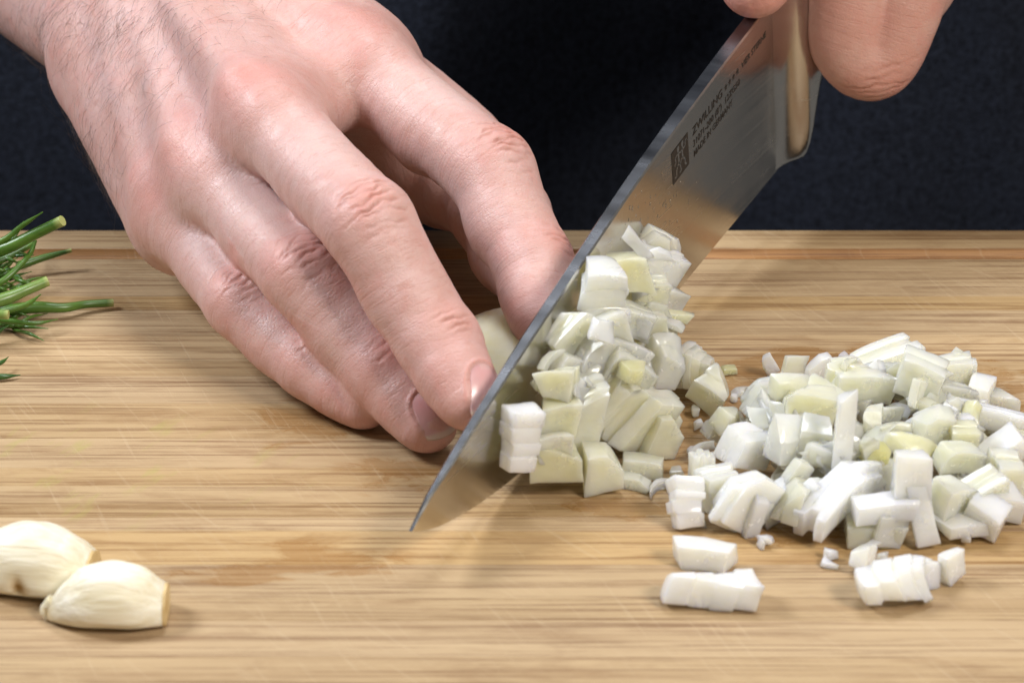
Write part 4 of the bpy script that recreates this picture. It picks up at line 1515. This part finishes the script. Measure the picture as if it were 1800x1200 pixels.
front = [
    (1305, 787, 8.5, 8, 7.5, 2, .08, (8, 16, 40), 'onion_white', 'chunky white onion cube with one dark layer line'),
    (1390, 775, 7, 6, 8, 1, .2, (5, 8, 15), 'onion', PL), (1440, 770, 9, 6, 7, 1, .2, (5, 10, -10), 'onion', PL),
    (1370, 830, 8, 5, 6, 2, .1, (10, -20, 30), 'onion_white', PL), (1400, 830, 5, 3, 6, 1, .1, (15, 30, 40), 'onion', PL),
    (1260, 860, 7.5, 6, 8, 3, .15, (5, -5, 20), 'onion', PL), (1233, 830, 5, 5, 8.5, 4, .05, (0, 4, 95), 'onion', PL),
    (1205, 882, 6, 10, 6, 4, .05, (58, 4, 10), 'onion_white', 'layered onion stack standing at the pile corner'),
    (1226, 794, 6, 1.5, 2.2, 1, 1.5, (0, -30, 50), 'onion_white', 'curled white onion shaving at the edge of the pile'),
    (1308, 880, 9, 7, 11, 4, .06, (6, 32, 25), 'onion_white', 'pointed white onion wedge with fine layer lines'),
    (1330, 905, 3, 2, 9, 1, .1, (10, 12, 20), 'onion_white', PL),
    (1395, 880, 8, 6, 7, 2, .2, (10, 8, 60), 'onion_yellow', PL), (1430, 865, 7, 4, 5, 1, .1, (12, -30, 30), 'onion_white', PL),
    (1482, 757, 3.6, 3.2, 15, 1, .03, (-8, 4, 8), 'onion_white', 'upright bright white onion stick on top of the pile'),
    (1474, 872, 19.5, 7.0, 6.5, 3, .16, (6, -22, 40), 'onion_white', 'thick white onion stick slanting down the pile front'),
    (1535, 800, 5, 4, 5, 1, .1, (0, 10, 10), 'onion_core', 'small onion piece with yellow tip beside the thick stick'),
    (1560, 850, 6, 4, 6, 2, .2, (5, 12, 20), 'onion', PL),
    (1545, 930, 11, 6, 5, 2, .08, (4, 2, 4), 'onion', 'flat two layered onion block lying at the pile front'),
    (1552, 893, 12.5, 5, 4, 1, .18, (6, -3, 6), 'onion_white', 'bowed white onion strip bridging the flat block'),
    (1598, 832, 6.5, 5, 8.5, 1, .10, (-6, 3, 8), 'onion_white', 'white onion block upright above the bowed strip'),
    (1620, 905, 4.5, 3.5, 12, 2, .08, (-14, -12, 10), 'onion_white', 'tapering white onion strip leaning on the pile front'),
    (1655, 830, 7, 6, 7, 1, .2, (10, 5, 30), 'onion', PL), (1680, 800, 9, 5, 5, 1, .4, (14, 12, 20), 'onion', PL),
    (1665, 880, 7, 6, 6, 1, .2, (8, 8, 40), 'onion', PL), (1690, 925, 9, 6, 2.5, 1, .2, (6, 4, 20), 'onion', PL),
    (1720, 865, 9, 6, 6, 2, .1, (10, -14, 30), 'onion', PL), (1765, 880, 7, 6, 6, 1, .08, (12, 16, 10), 'onion_white', PL),
    (1735, 905, 8, 6, 6, 1, .08, (8, 20, -30), 'onion_white', PL),
    (1752, 800, 13, 6, 5, 1, .12, (8, -38, 12), 'onion_white', 'tilted flat onion slab at the far edge of the pile'),
    (1782, 842, 9.5, 8, 8, 3, .12, (4, 4, 6), 'onion', 'squat layered onion block beneath the tilted flat slab'),
]
HERO = {'upright bright white onion stick': 17.5, 'thick white onion stick slanting': 8.0, 'white onion block upright above': 14.0, 'bowed white onion strip bridging': 8.0, 'tapering white onion strip leaning': 6.3, 'flat two layered onion block': 2.8, 'pointed white onion wedge with fine': 6.0, 'chunky white onion cube with one': 7.0, 'long ribbed onion strip sticking': 7.5, 'bowed onion strip of three segments': 9.5, 'tilted flat onion slab': 7.0, 'broad layered onion slab at': 7.5, 'layered onion stack standing at': 5.0}
for (px, py, L, W, H, ly, bend, rt, mt, lb) in back + front:
    hz = [z for k, z in HERO.items() if lb.startswith(k)]
    if hz:
        PIECE_N[0] += 1
        piece(chunk(L, W, H, ly, bend, 300 + PIECE_N[0], .09, .32, .0 if 'upright' in lb or 'strip' in lb else .6), tuple(D2(a) for a in rt), atz(px, py, hz[0]), mt, lb)
    else:
        board_piece(px, py, L, W, H, ly, bend, rt, mt, lb, PLG if lb == PL else None, sink=.9)

CR = 'tiny onion crumb lying on the board around the pile'
CRG = 'onion crumbs around the pile'
for i in range(34):
    an = rs.uniform(0, 6.283)
    px, py = 1500 + math.cos(an) * rs.uniform(285, 345), 810 + math.sin(an) * rs.uniform(140, 185)
    if px > 1790 or py > 1000: continue
    board_piece(px, py, rs.uniform(1.6, 3.8), rs.uniform(.8, 2.0), rs.uniform(.7, 1.8), 1, rs.uniform(.1, .5), (rs.uniform(-15, 15), rs.uniform(-10, 10), rs.uniform(0, 180)), rs.choice(('onion', 'onion_white')), CR, CRG, jit=.2)

# two little clusters nearest the board's front
board_piece(1240, 972, 11, 4.5, 5, 1, .2, (0, 2, -12), 'onion_white', 'single bowed onion strip behind a fused row of pieces', bev=.6, chop=0.0)
board_piece(1241, 1026, 7.5, 16.5, 6, 4, .3, (0, 0, 84), 'onion_white', 'fused row of four onion pieces apart from the pile', jit=.15, bev=.45, chop=1.0)
board_piece(1518, 976, 5.5, 3.5, 5, 1, .1, (0, 25, 60), 'onion_white', 'small pointed onion bit behind the rounded fused lump', bev=.6)
board_piece(1562, 1024, 8.5, 14.5, 6, 4, .28, (0, 0, 96), 'onion_white', 'rounded fused lump of onion pieces apart from the pile', jit=.16, bev=.6, chop=1.0)
board_piece(1612, 1003, 6, 5.5, 5.5, 2, .3, (0, 10, 40), 'onion_white', 'stubby onion piece stuck to the rounded fused lump', bev=.8)
board_piece(1672, 992, 4.5, 2.6, 6, 1, .2, (0, -12, 35), 'onion_white', 'single onion sliver standing beside the rounded fused lump')

# ------------------------------------------------------------------ garlic
def clove(px, py, L, Wd, Hh, yaw, label, notch=False, seed=1):
    base = atz(px, py, 0)
    root = empty('garlic_clove', base)
    tag(root, label, 'garlic clove', None)
    ns, nc = 40, 36
    V_, br, tn = [], [], []
    for i in range(ns):
        s_ = i / (ns - 1)
        x = (s_ - .5) * L
        prof_h = (math.sin(math.pi * min(1, s_ * .82 + .03)) ** .62) * (1 - .10 * s_)
        if s_ > .90: prof_h *= 1.0
        w_ = Wd / 2 * (math.sin(math.pi * min(1, s_ * .80 + .02)) ** .60)
        h_ = Hh * prof_h
        for k in range(nc):
            a = 2 * math.pi * k / nc
            ca_, sa_ = math.cos(a), math.sin(a)
            y_ = w_ * math.copysign(abs(ca_) ** .9, ca_)
            z = h_ * (.36 + .64 * sa_) if sa_ > 0 else h_ * .36 * (1 - abs(sa_) ** .8)
            ridge = 1 + .05 * math.exp(-((a - 1.9) / .25) ** 2)
            z *= ridge
            b = 0
            if notch and sa_ < .45 and ca_ < -.2:
                d = math.exp(-((s_ - .52) / .05) ** 2 - ((a - 3.35) / .25) ** 2)
                y_ += 1.6 * d; b = d
            q = mnoise.noise(Vector((x * .18 + seed, y_ * .3, z * .3))) * .5 + .16 * math.cos(a * 9 + seed) * (sa_ > 0)
            V_.append((x, y_ + q * .5, max(.03, z + (q if sa_ > 0 else 0))))
            br.append(min(1, b * 1.2)); tn.append(max(0, (.06 - s_) / .06) * .8)
    F_ = [(i * nc + k, i * nc + (k + 1) % nc, (i + 1) * nc + (k + 1) % nc, (i + 1) * nc + k) for i in range(ns - 1) for k in range(nc)]
    F_.append(tuple(range(nc))); F_.append(tuple((ns - 1) * nc + k for k in range(nc))[::-1])
    me = mesh_np('clove_body', V_, F_, True, 60)
    b2 = bmesh.new(); b2.from_mesh(me); bmesh.ops.recalc_face_normals(b2, faces=b2.faces); b2.to_mesh(me); b2.free()
    add_attr(me, 'brown', br); add_attr(me, 'tan', tn)
    body = link('clove_body', me, M['garlic'], root)
    # corky root end
    last = np.array(V_[(ns - 1) * nc:])
    c = last.mean(0)
    R1 = c + (last - c) * 1.03 + (-.9, 0, 0)
    R2 = c + (last - c) * .98 + (.5, 0, 0)
    R3 = c + (last - c) * .55 + (.75, 0, 0)
    V2 = np.concatenate([R1, R2, R3, [c + (.6, 0, 0)]])
    F2 = [(j * nc + k, j * nc + (k + 1) % nc, (j + 1) * nc + (k + 1) % nc, (j + 1) * nc + k) for j in range(2) for k in range(nc)] + [(2 * nc + k, 2 * nc + (k + 1) % nc, 3 * nc) for k in range(nc)]
    V2[:, 2] = np.maximum(V2[:, 2], .02)
    link('root_end', mesh_np('root_end', V2, F2, True, 50), M['garlic_root'], root)
    # dry tip
    pts = [(-L * .5 + 1.2, 0, Hh * .30), (-L * .5 - .2, 0, Hh * .2), (-L * .5 - .6, -.4, 1.6), (-L * .5 - .1, -.9, .35)]
    V3, F3 = tube(pts, [1.6, 1.1, .8, .45], 8)
    link('dry_tip', mesh_np('dry_tip', V3, F3, True, 60), M['garlic'], root)
    root.rotation_euler.z = D2(yaw)
    return root


def tube(pts, rad, m=8, sub=4):
    C, Rr = spline(pts, rad, sub)
    V_, F_ = [], []
    prev = None
    for i, (c, r_) in enumerate(zip(C, Rr)):
        t = norm((C[i + 1] - c) if i < len(C) - 1 else (c - C[i - 1]))
        a = np.array([0, 0, 1.]) if abs(t[2]) < .9 else np.array([1., 0, 0])
        u = norm(np.cross(t, a)); v = np.cross(t, u)
        for k in range(m):
            an = 2 * math.pi * k / m
            V_.append(c + r_ * (u * math.cos(an) + v * math.sin(an)))
    for i in range(len(C) - 1):
        for k in range(m):
            F_.append((i * m + k, i * m + (k + 1) % m, (i + 1) * m + (k + 1) % m, (i + 1) * m + k))
    F_.append(tuple(range(m))[::-1]); F_.append(tuple((len(C) - 1) * m + k for k in range(m)))
    return np.array(V_), F_


clove(188, 1086, 21.5, 14.5, 11.5, 0, 'smooth whole peeled garlic clove with a tiny dry tip', seed=1)
clove(48, 1028, 25, 16, 13.5, -8, 'larger peeled garlic clove with a brown notch in its side', True, seed=6)

# ------------------------------------------------------------------ green herb stems at the board's left
def herb_stem(name, pts, rad, mat, label, cut=False, group=None):
    """pts = (px, py, height)."""
    P = [atz(*p) for p in pts]
    V_, F_ = tube(P, [q * .85 for q in rad], 10)
    me = mesh_np(name, V_, F_, True, 50)
    n_ = len(V_) // 10
    add_attr(me, 'cut', np.repeat([(1.0 if (cut and i >= n_ - 1) else 0.0) for i in range(n_)], 10))
    o_ = link(name, me, M[mat])
    tag(o_, label, 'herb', group)
    return o_


herb_stem('herb_stalk', [(-90, 556, 3), (0, 547, 3), (60, 540, 3), (112, 541, 2.4), (150, 535, 1.9), (199, 532, 1.5)], [1.6, 1.5, 1.6, 1.25, 1.05, 1.05], 'herb', 'longest green herb stalk lying straight out on the board', True)
herb_stem('herb_stalk', [(-90, 462, 10), (0, 440, 13), (60, 412, 17), (110, 388, 21)], [1.8, 1.7, 1.5, 1.45], 'herb', 'thick green stalk rising up with a pale cut end', True)
herb_stem('herb_leaf', [(-80, 452, 11), (0, 425, 15), (40, 396, 19), (75, 373, 23)], [.9, .8, .7, .15], 'herb', 'thin green blade pointing above the thick cut stalk')
herb_stem('herb_leaf', [(20, 425, 14), (32, 405, 16), (42, 390, 18)], [.5, .5, .2], 'herb', 'short side shoot between thin blade and cut stalk')
herb_stem('herb_stalk', [(-80, 482, 7), (0, 458, 9), (45, 436, 10), (62, 425, 10.5)], [1.0, 1.0, .8, .5], 'herb', 'curved green side stalk below the thick cut stalk')
herb_stem('herb_stalk', [(-40, 520, 6), (10, 490, 9), (50, 450, 12), (62, 424, 13)], [.9, .9, .7, .5], 'herb', 'slender stalk crossing behind the pale stalk')
herb_stem('herb_stalk', [(30, 468, 3), (80, 452, 4), (126, 440, 5)], [1.3, .95, .55], 'herb', 'short green stalk stub pointing at the hand', True)
herb_stem('herb_stalk', [(-80, 545, 6), (0, 528, 7), (50, 508, 8), (84, 494, 9)], [1.9, 1.8, 1.45, 1.35], 'herb_pale', 'pale hollow herb stalk with a cut mouth', True)
herb_stem('herb_leaf', [(-60, 570, 6), (0, 549, 7), (45, 536, 7), (72, 517, 7.5)], [1.1, 1.0, .8, .15], 'herb', 'pointed green blade across the longest stalk')
herb_stem('herb_leaf', [(-60, 552, 4), (0, 562, 4), (60, 568, 3.4), (102, 561, 3)], [.9, .8, .6, .1], 'herb', 'low thin green blade below the longest stalk')
herb_stem('herb_stalk', [(-70, 555, 8), (-20, 552, 8.5), (15, 553, 8.5)], [1.4, 1.3, 1.2], 'herb_pale', 'stubby pale cut stalk at the picture edge of the bunch', True)
herb_stem('herb_leaf', [(-60, 600, 2), (-15, 588, 2.5), (15, 572, 3.5)], [1.2, 1.0, .15], 'herb_dark', 'dark drooping herb leaf beneath the bunch')
herb_stem('herb_leaf', [(-60, 664, 1), (0, 662, 1), (36, 659, .6)], [1.0, .8, .12], 'herb_dark', 'single dark green blade lying alone below the bunch')
herb_stem('herb_leaf', [(-40, 652, 2), (0, 638, 2.5), (15, 627, 2.5)], [.8, .6, .1], 'herb_dark', 'short dark green tip above the lone blade')
DL = 'fine feathery green herb leaf inside the bunch'
DLG = 'feathery leaves inside the herb bunch'
rh = random.Random(9)
for k in range(60):
    x0, y0 = rh.uniform(-70, 25), rh.uniform(430, 580)
    z0 = max(1.0, (575 - y0) / 14) * rh.uniform(.6, 1.0)
    dx, dy = rh.uniform(25, 65), rh.uniform(-35, 22)
    herb_stem('herb_leaf', [(x0, y0, z0), (x0 + dx * .5, y0 + dy * .5 + rh.uniform(-6, 6), z0 + 1), (x0 + dx, y0 + dy, max(.8, z0 + rh.uniform(-1, 1)))], [rh.uniform(.4, .8), rh.uniform(.4, .7), .1], rh.choice(('herb_dark', 'herb', 'herb')), DL, False, DLG)
